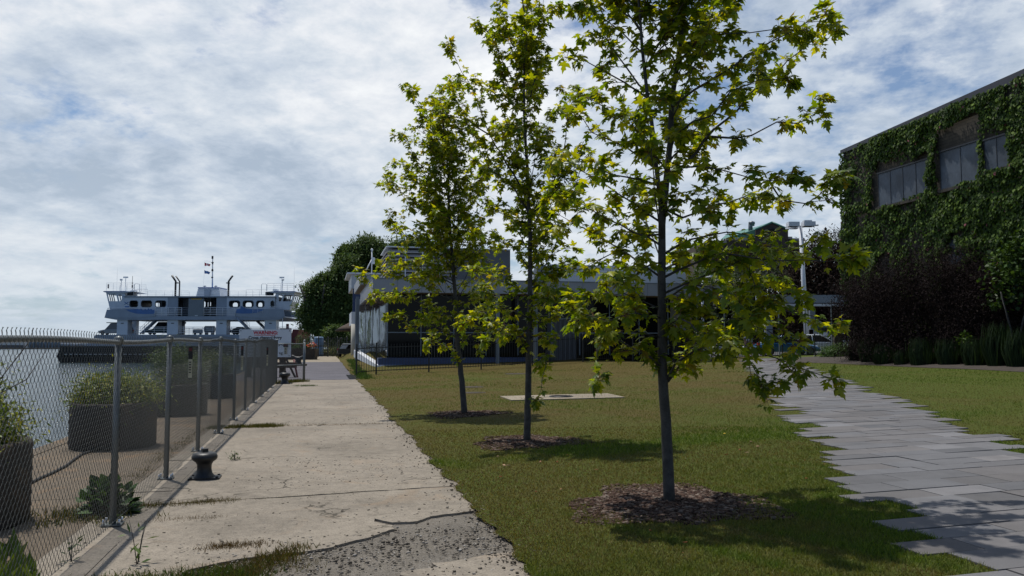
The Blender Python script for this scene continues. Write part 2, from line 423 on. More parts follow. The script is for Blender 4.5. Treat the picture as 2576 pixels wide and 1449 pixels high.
def leaves(name, pos, tip, nrm, size, tmpl, col, m, parent=None):
    """instances of a leaf template baked to one mesh; tip = direction of the leaf tip, nrm = rough facing"""
    TV, TF = tmpl
    y = unit(tip); x = unit(np.cross(y, nrm)); z = np.cross(x, y)
    V = pos[:, None, :]+size[:, None, None]*(TV[None, :, 0:1]*x[:, None, :]+TV[None, :, 1:2]*y[:, None, :]+TV[None, :, 2:3]*z[:, None, :])
    n, k = len(pos), len(TV)
    Fc = (TF[None]+(np.arange(n)*k)[:, None, None]).reshape(-1, TF.shape[1])
    return arr_mesh(name, V.reshape(-1, 3), Fc, np.repeat(col, k, 0), m, parent)
_h = [(0, -.02), (.20, -.10), (.13, .08), (.40, .10), (.62, .44), (.36, .40), (.17, .40), (.27, .62), (.12, .72), (0, 1.02)]
_o = _h+[(-x, y) for x, y in _h[-2:0:-1]]
_mv = np.array([(0, .3, .02)]+[(x, y, -.30*abs(x)-.22*y*y+.03*math.sin(9*y)) for x, y in _o]); _n = len(_o)
MAPLE = (_mv, np.array([(0, 1+i, 1+(i+1) % _n) for i in range(_n)]))
_s = [(0, 0, 0), (.42, .25, -.06), (.30, .62, -.1), (0, 1., -.16), (-.30, .62, -.1), (-.42, .25, -.06)]
IVY = (np.array(_s), np.array([(0, 1, 2, 3), (0, 3, 4, 5)]))
NARROW = (np.array([(0, 0, 0), (.16, .45, -.03), (0, 1, -.12), (-.16, .45, -.03)]), np.array([(0, 1, 2, 3)]))
BLADE = (np.array([(-.5, 0, 0), (.5, 0, 0), (0, 1, 0)]), np.array([(0, 1, 2)]))
def rdir(n, g=rng): return unit(g.normal(size=(n, 3)))
def colmix(n, cols, g=rng, jit=.18):
    c = np.array(cols, dtype=float); w = g.random(n)*(len(c)-1); i = np.minimum(w.astype(int), len(c)-2); f = (w-i)[:, None]
    return (c[i]*(1-f)+c[i+1]*f)*(1+jit*(g.random((n, 1))*2-1))
def foliage(name, blobs, n, size, cols, m, parent=None, tmpl=None, seed=1, clump=.16, up=.2, shell=.55):
    """leaves spread in leafy clumps through a set of ellipsoids (cx,cy,cz,rx,ry,rz)"""
    g = np.random.default_rng(seed); tmpl = tmpl or NARROW
    B = np.array(blobs, dtype=float); vol = (B[:, 3]*B[:, 4]*B[:, 5])**.75; pr = vol/vol.sum()
    nc = max(8, n//22); bi = g.choice(len(B), nc, p=pr)
    rr = (shell+(1-shell)*g.random(nc)**.6)*(1+.13*g.normal(size=nc)); rr = np.minimum(rr, 1.28)
    d = rdir(nc, g); C = B[bi, :3]+d*rr[:, None]*B[bi, 3:]
    cr = clump*(B[bi, 3:].mean(1))*(.6+.8*g.random(nc))
    ci = g.integers(0, nc, n); P = C[ci]+g.normal(size=(n, 3))*cr[ci][:, None]*np.array([1, 1, .75])*.6
    tip = rdir(n, g)*.8+d[ci]*.5+np.array([0, 0, -.25]); nr = rdir(n, g)*.7+d[ci]*.4+np.array([0, 0, .5+up])
    tone = (.72+.5*g.random(nc))[ci][:, None]
    return leaves(name, P, tip, nr, size*(.6+.8*g.random(n)), tmpl, colmix(n, cols, g)*tone, m, parent)
# ================================================================== SETTING
def grid(name, us, vs, m, zoff=0., fz=None, jag=None):
    """sheet on the u/v frame following the ground"""
    V = []; nu, nv = len(us), len(vs)
    for i, u in enumerate(us):
        for j, v in enumerate(vs):
            vv = v
            if jag and j == 0: vv = v+jag(u)
            p = UV(u, vv); V.append((p.x, p.y, (gz(p.x, p.y) if fz is None else fz(u, vv))+zoff))
    Fq = [(i*nv+j, i*nv+j+1, (i+1)*nv+j+1, (i+1)*nv+j) for i in range(nu-1) for j in range(nv-1)]
    return structure(arr_mesh(name, np.array(V), np.array(Fq), None, m, smooth=True))
def vnoise(x, s=1., seed=0):
    x = x*s; i = math.floor(x); f = x-i; f = f*f*(3-2*f)
    h = lambda k: math.sin((k+seed*17.3)*127.1)*43758.5453 % 1
    return h(i)*(1-f)+h(i+1)*f
wl = MB(); wl.bx(-6000, 6000, -400, 9000, -3, -1.6); o = structure(wl.build('water', 'water'))
# quay block down to the water
q = MB()
c = [UV(-30, -4.05), UV(140, -4.05), UV(140, 1.7), UV(-30, 1.7)]
q.add([(p.x, p.y, -.04) for p in c]+[(p.x, p.y, -3) for p in c], [(0, 1, 2, 3), (0, 4, 5, 1), (1, 5, 6, 2), (3, 0, 4, 7)])
structure(q.build('quay_base', 'rough_aggregate'))
us = list(np.arange(-6, 66, 1.))+[70, 80, 95, 120, 160, 220, 300]
def jag(u): return .09*(vnoise(u, 2.1)-.5)+.10*(vnoise(u, 5.3, 3)-.5)+.13*(vnoise(u, .5, 5)-.5)-.02
us2 = list(np.arange(-6, 50, .12))+list(np.arange(50, 66, 1.))+[70, 80, 95, 120, 160, 220, 300]
vs2 = [1.5, 1.62, 1.8, 2.1, 2.6, 3.3, 4, 5, 6.5, 8, 10, 12, 14, 17, 20, 24, 28, 34, 42, 60, 100, 200]
grid('lawn', us2, vs2, 'lawn', .032, jag=jag)
# quay sheets left of the fence
sl = MB()
def slab(mb, poly, z0, z1, mi=0): mb.prism(poly, 'z', z0, z1, mi)
quay = MB()
for a, b in ((-6, 2.2), (2.215, 9.4), (9.415, 16.3), (16.32, 23.5), (23.52, 31), (31.02, 39), (39.02, 60), (60.02, 80), (80.02, 100)):
    pl = [UV(a, -4.05), UV(b, -4.05), UV(b, -2.06), UV(a, -2.06)]
    slab(quay, [(p.x, p.y) for p in pl], -.039, .012)
structure(quay.build('quay_paving', 'quay_concrete'))
ed = MB()
for a in np.arange(-6, 96, 3.):
    pl = [UV(a, -4.30), UV(a+2.985, -4.30), UV(a+2.985, -4.056), UV(a, -4.056)]
    slab(ed, [(p.x, p.y) for p in pl], -1.75, .02)
structure(ed.build('quay_edge', 'quay_concrete'))
kb = MB()
for k in range(-3, 13):
    a = 7.2+2.42*k; b = a+2.405
    pl = [UV(a, -2.05), UV(b, -2.05), UV(b, -1.60), UV(a, -1.60)]
    slab(kb, [(p.x, p.y) for p in pl], -.03, .016+.004*((k*7) % 3))
structure(kb.build('kerb', 'walk_concrete'))
# walkway slabs, edges broken; the nearest one has lost its top layer in front
wk = MB()
def jedge(p0, p1, n, amp, seed):
    out = []
    for i in range(n+1):
        t = i/n; p = p0.lerp(p1, t); d = (p1-p0).normalized(); nn = Vector((-d.y, d.x, 0))
        k = (vnoise(t*n, .35, seed)-.5)*2+(vnoise(t*n, 1.3, seed+3)-.5)
        e = min(1, 4*t, 4*(1-t))
        out.append(p+nn*amp*k*e)
    return out
def wslab(ua0, ua1, ub0, ub1, seed, hole=None):
    a = jedge(UV(ua0, -1.5975), UV(ua1, 1.62), 46, .022, seed); b = jedge(UV(ub1, 1.62), UV(ub0, -1.5975), 46, .022, seed+9)
    slab(wk, [(p.x, p.y) for p in a+b], -.03, .018)
def V2(px, py):
    p = at(px, py); return p
joints = [(8.83, 9.22), (12.05, 12.15), (16.4, 16.55), (20.6, 20.7), (25.0, 25.1), (30.2, 30.25), (36.4, 36.4)]
for k in range(len(joints)-1):
    g = .035 if k in (0, 2) else .012
    wslab(joints[k][0]+g, joints[k][1]+g*.5, joints[k+1][0], joints[k+1][1], 3+k*5)
# near slab bounded by the broken edge traced on the ground
edge = [(1222, 1283), (1180, 1291), (1130, 1297), (1085, 1303), (1050, 1316), (1015, 1318), (985, 1319), (955, 1313), (940, 1308), (945, 1318), (985, 1326), (990, 1335), (950, 1349), (925, 1358), (880, 1368), (830, 1383), (780, 1391), (715, 1399), (660, 1404), (600, 1412), (540, 1424), (470, 1440), (420, 1470), (330, 1560)]
pe = []
for i in range(len(edge)-1):
    p0, p1 = V2(*edge[i]), V2(*edge[i+1]); n = max(2, int((p1-p0).length/.035))
    for j in range(n):
        t = j/n; p = p0.lerp(p1, t); p += Vector((random.uniform(-1, 1), random.uniform(-1, 1), 0))*.009; pe.append(p)
pe.append(UV(4.6, -1.5975))
top = jedge(UV(8.83, -1.5975), UV(9.2, 1.62), 46, .03, 2)
slab(wk, [(p.x, p.y) for p in [UV(4.6, -1.5975)]+top+[UV(7.2, 1.62)]+pe[:-1]], -.03, .018)
# paler slab surviving bottom right
ed2 = [(2262/1.59, 1570), (1130, 1480), (1005, 1449), (1020, 1440), (1060, 1436), (1100, 1429), (1085, 1419), (1130, 1418), (1180, 1409), (1215, 1400), (1262, 1393), (1290, 1390), (1330, 1402), (1368, 1422), (1392, 1445), (1410, 1475)]
pe = []
for i in range(len(ed2)):
    p0, p1 = V2(*ed2[i]), V2(*ed2[(i+1) % len(ed2)]); n = max(2, int((p1-p0).length/.04))
    for j in range(n):
        p = p0.lerp(p1, j/n); p += Vector((random.uniform(-1, 1), random.uniform(-1, 1), 0))*.012; pe.append(p)
slab(wk, [(p.x, p.y) for p in pe], -.03, .012)
structure(wk.build('walkway', 'walk_concrete'))
jf = MB()
pl = [UV(-6, -1.65), UV(36.5, -1.65), UV(36.5, 1.7), UV(-6, 1.7)]
slab(jf, [(p.x, p.y) for p in pl], -.038, -.004); structure(jf.build('walkway_base', 'rough_aggregate'))
asp = MB()
pl = [UV(36.45, -4.04), UV(36.45, 1.36), UV(70, 1.55), UV(70, -4.04)]
slab(asp, [(p.x, p.y) for p in pl], -.03, .022); structure(asp.build('asphalt_path', 'asphalt'))
fr = MB()
pl = [UV(70.02, -4.04), UV(70.02, 1.75), UV(110, 6), UV(110, -4.04)]
slab(fr, [(p.x, p.y) for p in pl], -.03, .02); structure(fr.build('far_paving', 'slab_concrete'))
# drain slots beside the asphalt
dr = thing('drain_grating', 'row of dark drain slats beside the purple-grey asphalt', 'drain', UV(39, 1.4, 0))
for k in range(9):
    m = MB(); m.box(UV(36.9+k*.55, 1.40, .036)-UV(39, 1.4, 0), (.5, .16, .02), AL); m.build('slat', 'black_iron', dr)
# paver path
PL = lambda u: 1.75+.52*u
PR = lambda u: 4.55+.52*u
def in_path(u, v): return (v > PL(u)-.25) & (v < PR(u)+.25) & (u < 47)
pv = MB(); pcol = []; ROWS = []
u = -1.0; k = 0
rp = random.Random(5)
while u < 47:
    w = rp.choice([.30, .36, .42, .46]); um = u+w/2
    a = PL(um)+rp.uniform(-.42, .28); b = PR(um)+rp.uniform(-.32, .42)
    ROWS.append((u, a, b)); v = a
    while v < b-.2:
        L = rp.choice([.55, .75, .75, .95, 1.1]); e = min(v+L, b)
        if b-e < .25: e = b
        g = .006; dz = rp.uniform(-.003, .004); t = rp.uniform(-.0015, .0015)
        c = [UV(u+g, v+g), UV(u+w-g, v+g), UV(u+w-g, e-g), UV(u+g, e-g)]
        vs_ = [(p.x, p.y, gz(p.x, p.y)+.046+dz+t*i) for i, p in enumerate(c)]+[(p.x, p.y, gz(p.x, p.y)-.02) for p in c]
        pv.add(vs_, [(0, 3, 2, 1), (0, 1, 5, 4), (1, 2, 6, 5), (2, 3, 7, 6), (3, 0, 4, 7)])
        tn = rp.choice([.80, .90, .97, 1, 1.05, 1.12, 1.36 if rp.random() < .4 else 1]); wm = rp.uniform(-.004, .004); pcol += [(.112*tn+wm, .109*tn, .112*tn-wm)]*8
        v = e
    u += w
me_o = pv.build('path', 'pavers', fix=True)
at_ = me_o.data.attributes.new('leafcol', 'FLOAT_COLOR', 'POINT')
cc = np.ones((len(pcol), 4), dtype=np.float32); cc[:, :3] = pcol; at_.data.foreach_set('color', cc.ravel()); structure(me_o)
bs = MB(); g4 = []
for k in range(-2, 48):
    c = [UV(k, PL(k)+.3), UV(k+1, PL(k+1)+.3), UV(k+1, PR(k+1)-.3), UV(k, PR(k)-.3)]
    bs.add([(p.x, p.y, gz(p.x, p.y)+.037) for p in c], [(0, 1, 2, 3)])
structure(bs.build('path_bed', 'soil'))
# car park beyond the black fence
V_ = []
nx, ny = 40, 16
for j in range(ny):
    for i in range(nx):
        x = 6+i*2.2; y = 57+j*4+(x-6)*.12; V_.append((x, y, gz(x, y)+.04))
structure(arr_mesh('parking_lot', np.array(V_), np.array([(j*nx+i, j*nx+i+1, (j+1)*nx+i+1, (j+1)*nx+i) for j in range(ny-1) for i in range(nx-1)]), None, 'lot_asphalt'))
# planting bed under the ivy wall
bv = []
for i in range(40):
    u = 6+i*.95
    for j, v in enumerate((25.3+.5*vnoise(u, .4), 26.2, 28, 30.2)):
        p = UV(u, v); bv.append((p.x, p.y, gz(p.x, p.y)+.045+(0, .10, .16, .2)[j]))
structure(arr_mesh('bed_soil', np.array(bv), np.array([(i*4+j, i*4+j+1, (i+1)*4+j+1, (i+1)*4+j) for i in range(39) for j in range(3)]), None, 'soil'))

# ------------------------------------------------------------------ manhole slab, mulch, gravel
ms = MB(); c = [at(1258, 1001.5), at(1286, 1012), at(1572, 1004.5), at(1529, 994.5)]
ms.add([(p.x, p.y, p.z+.06) for p in c]+[(p.x, p.y, p.z-.02) for p in c], [(0, 1, 2, 3), (0, 4, 5, 1), (1, 5, 6, 2), (2, 6, 7, 3), (3, 7, 4, 0)])
t = thing('utility_slab', 'pale concrete pad with a round manhole cover set in the lawn', 'concrete pad', (c[0]+c[2])/2)
sb = ms
sb.v = [tuple(Vector(p)-t.location) for p in sb.v]; sb.build('pad', 'slab_concrete', t)
mc = at(1412, 1003.2)-t.location
mh = MB(); mh.lathe([(0, .078), (.33, .078), (.34, .06), (.34, .0)], (mc.x, mc.y, mc.z), 28)
for k in range(-3, 4): mh.box((mc.x, mc.y+k*.09, mc.z+.081), (.6*math.sqrt(1-(k*.09/.33)**2), .02, .008))
mh.build('manhole_cover', 'black_iron', t)
for px, py, w in ((1190, 976, .9), (1195, 990.5, .7), (1305, 942, 1.3)):
    p = at(px, py); m_ = MB(); m_.lathe([(0, .042), (w*.5, .040), (w*.53, .0)], p, 16)
    o = m_.build('bare_patch', 'soil'); o['kind'] = 'stuff'
TREES = {3: at(1685, 1275), 2: at(1326, 1117), 1: at(1168, 1045)}
def chips(name, n, posf, cols, size, flat=.25, seed=3, lab=None, cat=None, kind='stuff', m='chip'):
    g = np.random.default_rng(seed); P = posf(n, g); n = len(P)
    base = np.array([(a, b, c) for c in (-1, 1) for b in (-1, 1) for a in (-1, 1)])*.5
    s = size*(.5+g.random(n)**2*1.6)[:, None]*np.stack([np.ones(n), .35+.5*g.random(n), flat*(.6+.8*g.random(n))], 1)
    a = g.random(n)*6.28; tl = (g.random(n)-.5)*.6
    V = base[None]*s[:, None, :]
    x = V[..., 0]*np.cos(tl)[:, None]-V[..., 2]*np.sin(tl)[:, None]; z = V[..., 0]*np.sin(tl)[:, None]+V[..., 2]*np.cos(tl)[:, None]
    V = np.stack([x*np.cos(a)[:, None]-V[..., 1]*np.sin(a)[:, None], x*np.sin(a)[:, None]+V[..., 1]*np.cos(a)[:, None], z], -1)
    V += g.normal(size=V.shape)*s[:, None, :]*.10
    V += P[:, None, :]
    Fq = np.array([(0, 2, 3, 1), (4, 5, 7, 6), (0, 1, 5, 4), (2, 6, 7, 3), (0, 4, 6, 2), (1, 3, 7, 5)])
    Fc = (Fq[None]+(np.arange(n)*8)[:, None, None]).reshape(-1, 4)
    o = arr_mesh(name, V.reshape(-1, 3), Fc, np.repeat(colmix(n, cols, g), 8, 0), m)
    tag(o, lab, cat, kind=kind); return o
for k, r in ((3, .88), (2, .78), (1, .80)):
    b = TREES[k]; mb = MB(); n = 40
    ring = [[(b.x+r*q*(1+.16*math.sin(3*a+k)+.1*math.sin(7*a+2*k))*math.cos(a), b.y+r*q*(1+.16*math.sin(3*a+k)+.1*math.sin(7*a))*math.sin(a)) for a in [2*math.pi*i/n for i in range(n)]] for q in (1., .55)]
    vs_ = [(x, y, gz(x, y)+.028) for x, y in ring[0]]+[(x, y, gz(x, y)+.045) for x, y in ring[1]]+[(b.x, b.y, b.z+.055)]
    mb.add(vs_, [(i, (i+1) % n, n+(i+1) % n, n+i) for i in range(n)]+[(n+i, n+(i+1) % n, 2*n) for i in range(n)], 0, True)
    o = mb.build('mulch_bed', 'soil'); o['kind'] = 'stuff'
    def pf(n, g, b=b, r=r, k=k):
        a = g.random(n)*6.283; q = r*(g.random(n)**.62)*1.12*(1+.16*np.sin(3*a+k)+.1*np.sin(7*a+2*k)); x = b.x+q*np.cos(a); y = b.y+q*np.sin(a)
        z = np.array([gz(i, j) for i, j in zip(x, y)])+.035+.03*np.clip(1-q/r, 0, 1); return np.stack([x, y, z], 1)
    o = chips('wood_mulch', {3: 6500, 2: 3600, 1: 2200}[k], pf, [(.022, .013, .010), (.055, .032, .024), (.085, .055, .042), (.15, .12, .10)], .026, .35, k)
def pg(n, g):
    out = []
    zones = [((5.0, 7.2), (-1.1, 1.5), .42), ((7.2, 9), (-1.1, 1.5), .10), ((9.4, 12), (-1.0, 1.5), .20), ((13, 19), (-1.1, 1.5), .12), ((17, 26), (-1, 1.5), .12), ((5, 8.6), (-1.9, -1.1), .04)]
    for (a, b), (c, d), w in zones:
        m_ = int(n*w); u = a+(b-a)*g.random(m_); v = c+(d-c)*g.random(m_)
        cl = np.array([vnoise(x*1.3+y*2.1, 1.)+vnoise(x*2.7-y*1.9, 1., 4) for x, y in zip(u, v)]); k = cl+.6*g.random(m_) > 1.05; u, v = u[k], v[k]
        out.append(np.stack([v*CA-u*SA, v*SA+u*CA, np.full(len(u), .016)], 1))
    return np.concatenate(out)
chips('gravel', 5200, pg, [(.05, .044, .036), (.11, .096, .078), (.17, .15, .125), (.27, .25, .225)], .0115, .6, 21)
def ps(n, g):
    u = 5+2.2*g.random(n); v = -1+2.5*g.random(n); return np.stack([v*CA-u*SA, v*SA+u*CA, np.full(n, .008)], 1)
chips('stone_chips', 1600, ps, [(.11, .096, .078), (.18, .16, .135), (.31, .295, .27)], .012, .4, 22)
def pe_(n, g):
    u = 5+20*g.random(n)**1.6; v = 1.47+.10*g.normal(size=n); return np.stack([v*CA-u*SA, v*SA+u*CA, np.full(n, .03)], 1)
chips('edge_rubble', 900, pe_, [(.05, .042, .03), (.11, .092, .07), (.22, .20, .17)], .013, .5, 23)

# ------------------------------------------------------------------ grass and weeds
def lawn_ok(x, y, margin=0.):
    u = -x*SA+y*CA; v = x*CA+y*SA
    jg = np.array([jag(q) for q in u])
    RW = np.array(ROWS); ri = np.clip(np.searchsorted(RW[:, 0], u)-1, 0, len(RW)-1)
    ok = (v > 1.50+jg-.02) & ~((v > RW[ri, 1]+.03*rng.random(len(u))) & (v < RW[ri, 2]-.03*rng.random(len(u))) & (u > -1) & (u < 47)) & (v < 25.5)
    for k, r in ((3, .80), (2, .68), (1, .66)):
        b = TREES[k]; ok &= ((x-b.x)**2+(y-b.y)**2) > r*r*(.35+1.0*rng.random(len(x)))
    return ok
def grass(n, d0, d1, h, w, seed, name='grass'):
    g = np.random.default_rng(seed)
    d = d0*(d1/d0)**g.random(n); a = R(-24)+R(64)*g.random(n); x = d*np.sin(a); y = d*np.cos(a)
    ok = lawn_ok(x, y); x, y, d = x[ok], y[ok], d[ok]; n = len(x)
    z = np.array([gz(i, j) for i, j in zip(x, y)])+.03
    pat = np.array([.5*vnoise(i*.9+j*.35, 1.)+.5*vnoise(j*.8-i*.4, 1., 7)+.22*vnoise(i*4+j*3, 1., 2)+.10*vnoise(i*9-j*7, 1., 5) for i, j in zip(x, y)])
    dry = np.clip((pat-.58)*3.4+.35*(g.random(n)-.35)+np.clip((y-6)/24, 0, .5)*np.clip((.27*y+3.3-x)/3, 0, 1), 0, 1)[:, None]
    c = colmix(n, [(.046, .092, .010), (.088, .142, .018), (.14, .19, .03)], g)*(1-dry)+colmix(n, [(.095, .078, .022), (.14, .115, .04), (.21, .175, .075)], g)*dry
    tip = rdir(n, g)*.75+np.array([0, 0, 1.]); s = h*(.45+g.random(n))*(1.25-.6*dry[:, 0])
    TV, TF = BLADE; yv = unit(tip); xv = unit(np.cross(yv, rdir(n, g)))
    ww = (w*(1+d/7))[:, None, None]
    P = np.stack([x, y, z], 1)
    V = P[:, None, :]+ww*TV[None, :, 0:1]*xv[:, None, :]+s[:, None, None]*TV[None, :, 1:2]*yv[:, None, :]
    V[:, 2, :] += g.normal(size=(n, 3))*.006
    o = arr_mesh(name, V.reshape(-1, 3), np.arange(n*3).reshape(-1, 3), np.repeat(c, 3, 0), 'blade'); o['kind'] = 'stuff'
grass(330000, 4.4, 15, .036, .0042, 31); grass(170000, 15, 46, .04, .0026, 32)
def tuft(P, n, h, g, cols, spread=.06, wd=.012):
    k = len(P); i = np.repeat(np.arange(k), n); m = k*n
    base = P[i]+np.stack([g.normal(size=m)*spread, g.normal(size=m)*spread, np.zeros(m)], 1)
    tip = rdir(m, g)*.7+np.array([0, 0, 1.]); return base, tip, rdir(m, g), h*(.4+.9*g.random(m)), colmix(m, cols, g)
def strip(name, pts, n, h, cols, wd, seed, sp=.05, per=9, tm=None):
    g = np.random.default_rng(seed); pts = [Vector(p) for p in pts]; k = g.random(n)*(len(pts)-1); i = k.astype(int); f = (k-i)[:, None]
    A = np.array([tuple(p) for p in pts]); P = A[i]*(1-f)+A[np.minimum(i+1, len(pts)-1)]*f+np.stack([g.normal(size=n)*wd, g.normal(size=n)*wd, np.zeros(n)], 1)
    b, t_, nr, s, c = tuft(P, per, h, g, cols, sp)
    TV = np.array([(-.07, 0, 0), (.07, 0, 0), (.03, .6, .03), (0, 1, .12), (-.03, .6, .03)]); TF = np.array([(0, 1, 2, 4), (4, 2, 3, 3)])
    T = tm or (TV, np.array([(0, 1, 2), (0, 2, 4), (4, 2, 3)]))
    o = leaves(name, b, t_, nr, s, T, c, 'blade'); return o
OL = [(.04, .055, .01), (.085, .085, .02), (.13, .10, .04)]; BR = [(.06, .035, .015), (.12, .08, .03)]; GR = [(.02, .05, .012), (.05, .10, .02), (.09, .13, .03)]
def stuff(o): o['kind'] = 'stuff'; return o
stuff(strip('weed_strip', [UV(8.80, -1.9, .0), UV(8.84, -1.3, 0), UV(8.9, -.8, 0), UV(8.95, -.4, 0), UV(9.05, .2, 0), UV(9.16, .9, 0)], 220, .028, OL+BR, .022, 1))
stuff(strip('weed_strip', [UV(8.80, -2.0, .0), UV(8.84, -1.3, 0), UV(8.9, -.9, 0)], 300, .045, OL+BR, .05, 2))
stuff(strip('weed_strip', [UV(16.4, -2.1, .0), UV(16.5, -1.3, 0), UV(16.5, -.8, 0)], 300, .085, OL, .10, 3))
stuff(strip('weed_strip', [UV(16.5, -1.2, .0), UV(16.6, 1.2, 0)], 160, .04, BR, .03, 4))
stuff(strip('weed_strip', [UV(33.2, -1.9, .0), UV(35.2, -.8, 0)], 160, .16, OL, .12, 5))
stuff(strip('weed_strip', [UV(31.4, -.9, .0), UV(31.5, -.3, 0)], 60, .08, GR, .08, 6))
stuff(strip('weed_strip', [UV(8.1, -1.5, .0), UV(8.1, -.9, 0)], 60, .04, BR, .04, 7))
stuff(strip('weed_strip', [UV(6.9, -.9, .016), UV(6.95, -.4, 0.016)], 90, .035, BR, .03, 8))
stuff(strip('weed_strip', [UV(6.2, -.45, .016), UV(6.7, -.2, 0.016), UV(5.6, -.75, .016)], 190, .05, BR+OL, .06, 9))
# weeds in front of and behind the fence foot
p0 = at(30, 1440); p1 = at(520, 1449); p2 = at(250, 1400)
stuff(strip('weed_growth', [at(130, 1500), at(330, 1465), at(520, 1455), at(640, 1449)], 420, .06, GR+OL, .09, 10))
stuff(strip('weed_growth', [at(500, 1440), at(680, 1400), at(760, 1430)], 200, .03, OL+BR, .08, 12))
stuff(strip('weed_growth', [UV(3.3, -2.2), UV(5.0, -2.3), UV(5.9, -2.5)], 420, .13, GR+OL, .10, 13, tm=NARROW))
stuff(strip('weed_growth', [at(150, 1310), at(280, 1298)], 110, .10, OL, .2, 14))
stuff(strip('weed_growth', [UV(6.3, -3.3), UV(7.3, -2.4)], 120, .05, BR, .1, 15))
stuff(strip('weed_growth', [UV(10.5, -2.2), UV(16, -2.2)], 160, .05, BR+OL, .06, 16))
stuff(strip('weed_growth', [UV(36.2, 1.8, .05), UV(44, 1.9, .1), UV(60, 1.9, .4)], 500, .14, GR, .15, 17))
def lone_weed(px, py, h, lab, n=26, seed=1, cols=GR, spread=.03, z=0.):
    b = at(px, py); g = np.random.default_rng(seed); t_ = MB()
    o = thing('weed', lab, 'weed', b)
    for k in range(3):
        a = g.random()*6.28; t_.tube([(0, 0, 0), (.10*h*math.cos(a), .1*h*math.sin(a), h*.6), (.2*h*math.cos(a), .2*h*math.sin(a), h)], [.004, .003, .0015], 5)
    t_.build('stem', 'bark', o)
    P = np.stack([g.normal(size=n)*spread, g.normal(size=n)*spread, h*(.1+.85*g.random(n))], 1)
    leaves('foliage', P, rdir(n, g)+np.array([0, 0, .3]), rdir(n, g)*.5+np.array([0, 0, 1]), .05*(.5+g.random(n))*(1+h), NARROW, colmix(n, cols, g), 'shrub_leaf', o)
lone_weed(589, 1160, .13, 'small grey-green weed sprouting from the slab right of the near mooring bollard', 60, 3, [(.05, .08, .04), (.10, .13, .06)], .045)
lone_weed(345, 1425, .34, 'tall thin weed with bare stems at the bottom left corner of the walkway', 18, 4, GR, .04)
lone_weed(180, 1420, .22, 'dark broad-leaved weed against the foot of the mesh fence', 22, 5, [(.015, .04, .01), (.04, .08, .02)], .05)
b = at(268, 1296); o = thing('leafy_weed', 'dark green bushy weed growing behind the nearest fence post', 'weed', b)
g = np.random.default_rng(8); n = 260
d_ = rdir(n, g); d_[:, 2] = abs(d_[:, 2]); P = d_*np.array([.27, .22, .34])*(.35+.65*g.random((n, 1)))
leaves('foliage', P, d_+rdir(n, g)*.6, rdir(n, g)*.5+np.array([0, 0, 1]), .10*(.5+g.random(n)), IVY, colmix(n, [(.012, .035, .010), (.03, .07, .018), (.06, .11, .03)], g), 'shrub_leaf', o)
s_ = MB()
for k in range(7):
    a = k*.9; s_.tube([(0, 0, 0), (.09*math.cos(a), .07*math.sin(a), .14), (.18*math.cos(a), .13*math.sin(a), .25)], [.008, .006, .003], 5)
s_.build('stem', 'wood', o)
stuff(strip('weed_growth', [UV(5.0, -2.05), UV(5.8, -2.2), UV(6.6, -2.6)], 420, .20, GR+[(.12, .16, .03)], .16, 18, tm=NARROW))
# fallen leaves, dandelion
def pl_(n, g):
    x = -1+5.5*g.random(n); y = 5.5+7*g.random(n); k = lawn_ok(x, y); x, y = x[k], y[k]; return np.stack([x, y, np.array([gz(i, j) for i, j in zip(x, y)])+.06], 1)
chips('fallen_leaves', 60, pl_, [(.10, .03, .012), (.20, .07, .03), (.30, .22, .14)], .026, .1, 41)
p = at(1621/1.0*1.0 if False else 1823, 1100); dn = MB(); dn.lathe([(0, .07), (.018, .066), (.02, .058), (0, .05)], p, 10); dn.tube([p, p+Vector((0, 0, .055))], .002, 5, 1)
tag(dn.build('dandelion', ('dandelion', 'green_roof')), 'single yellow dandelion in the lawn near the paver path', 'flower')
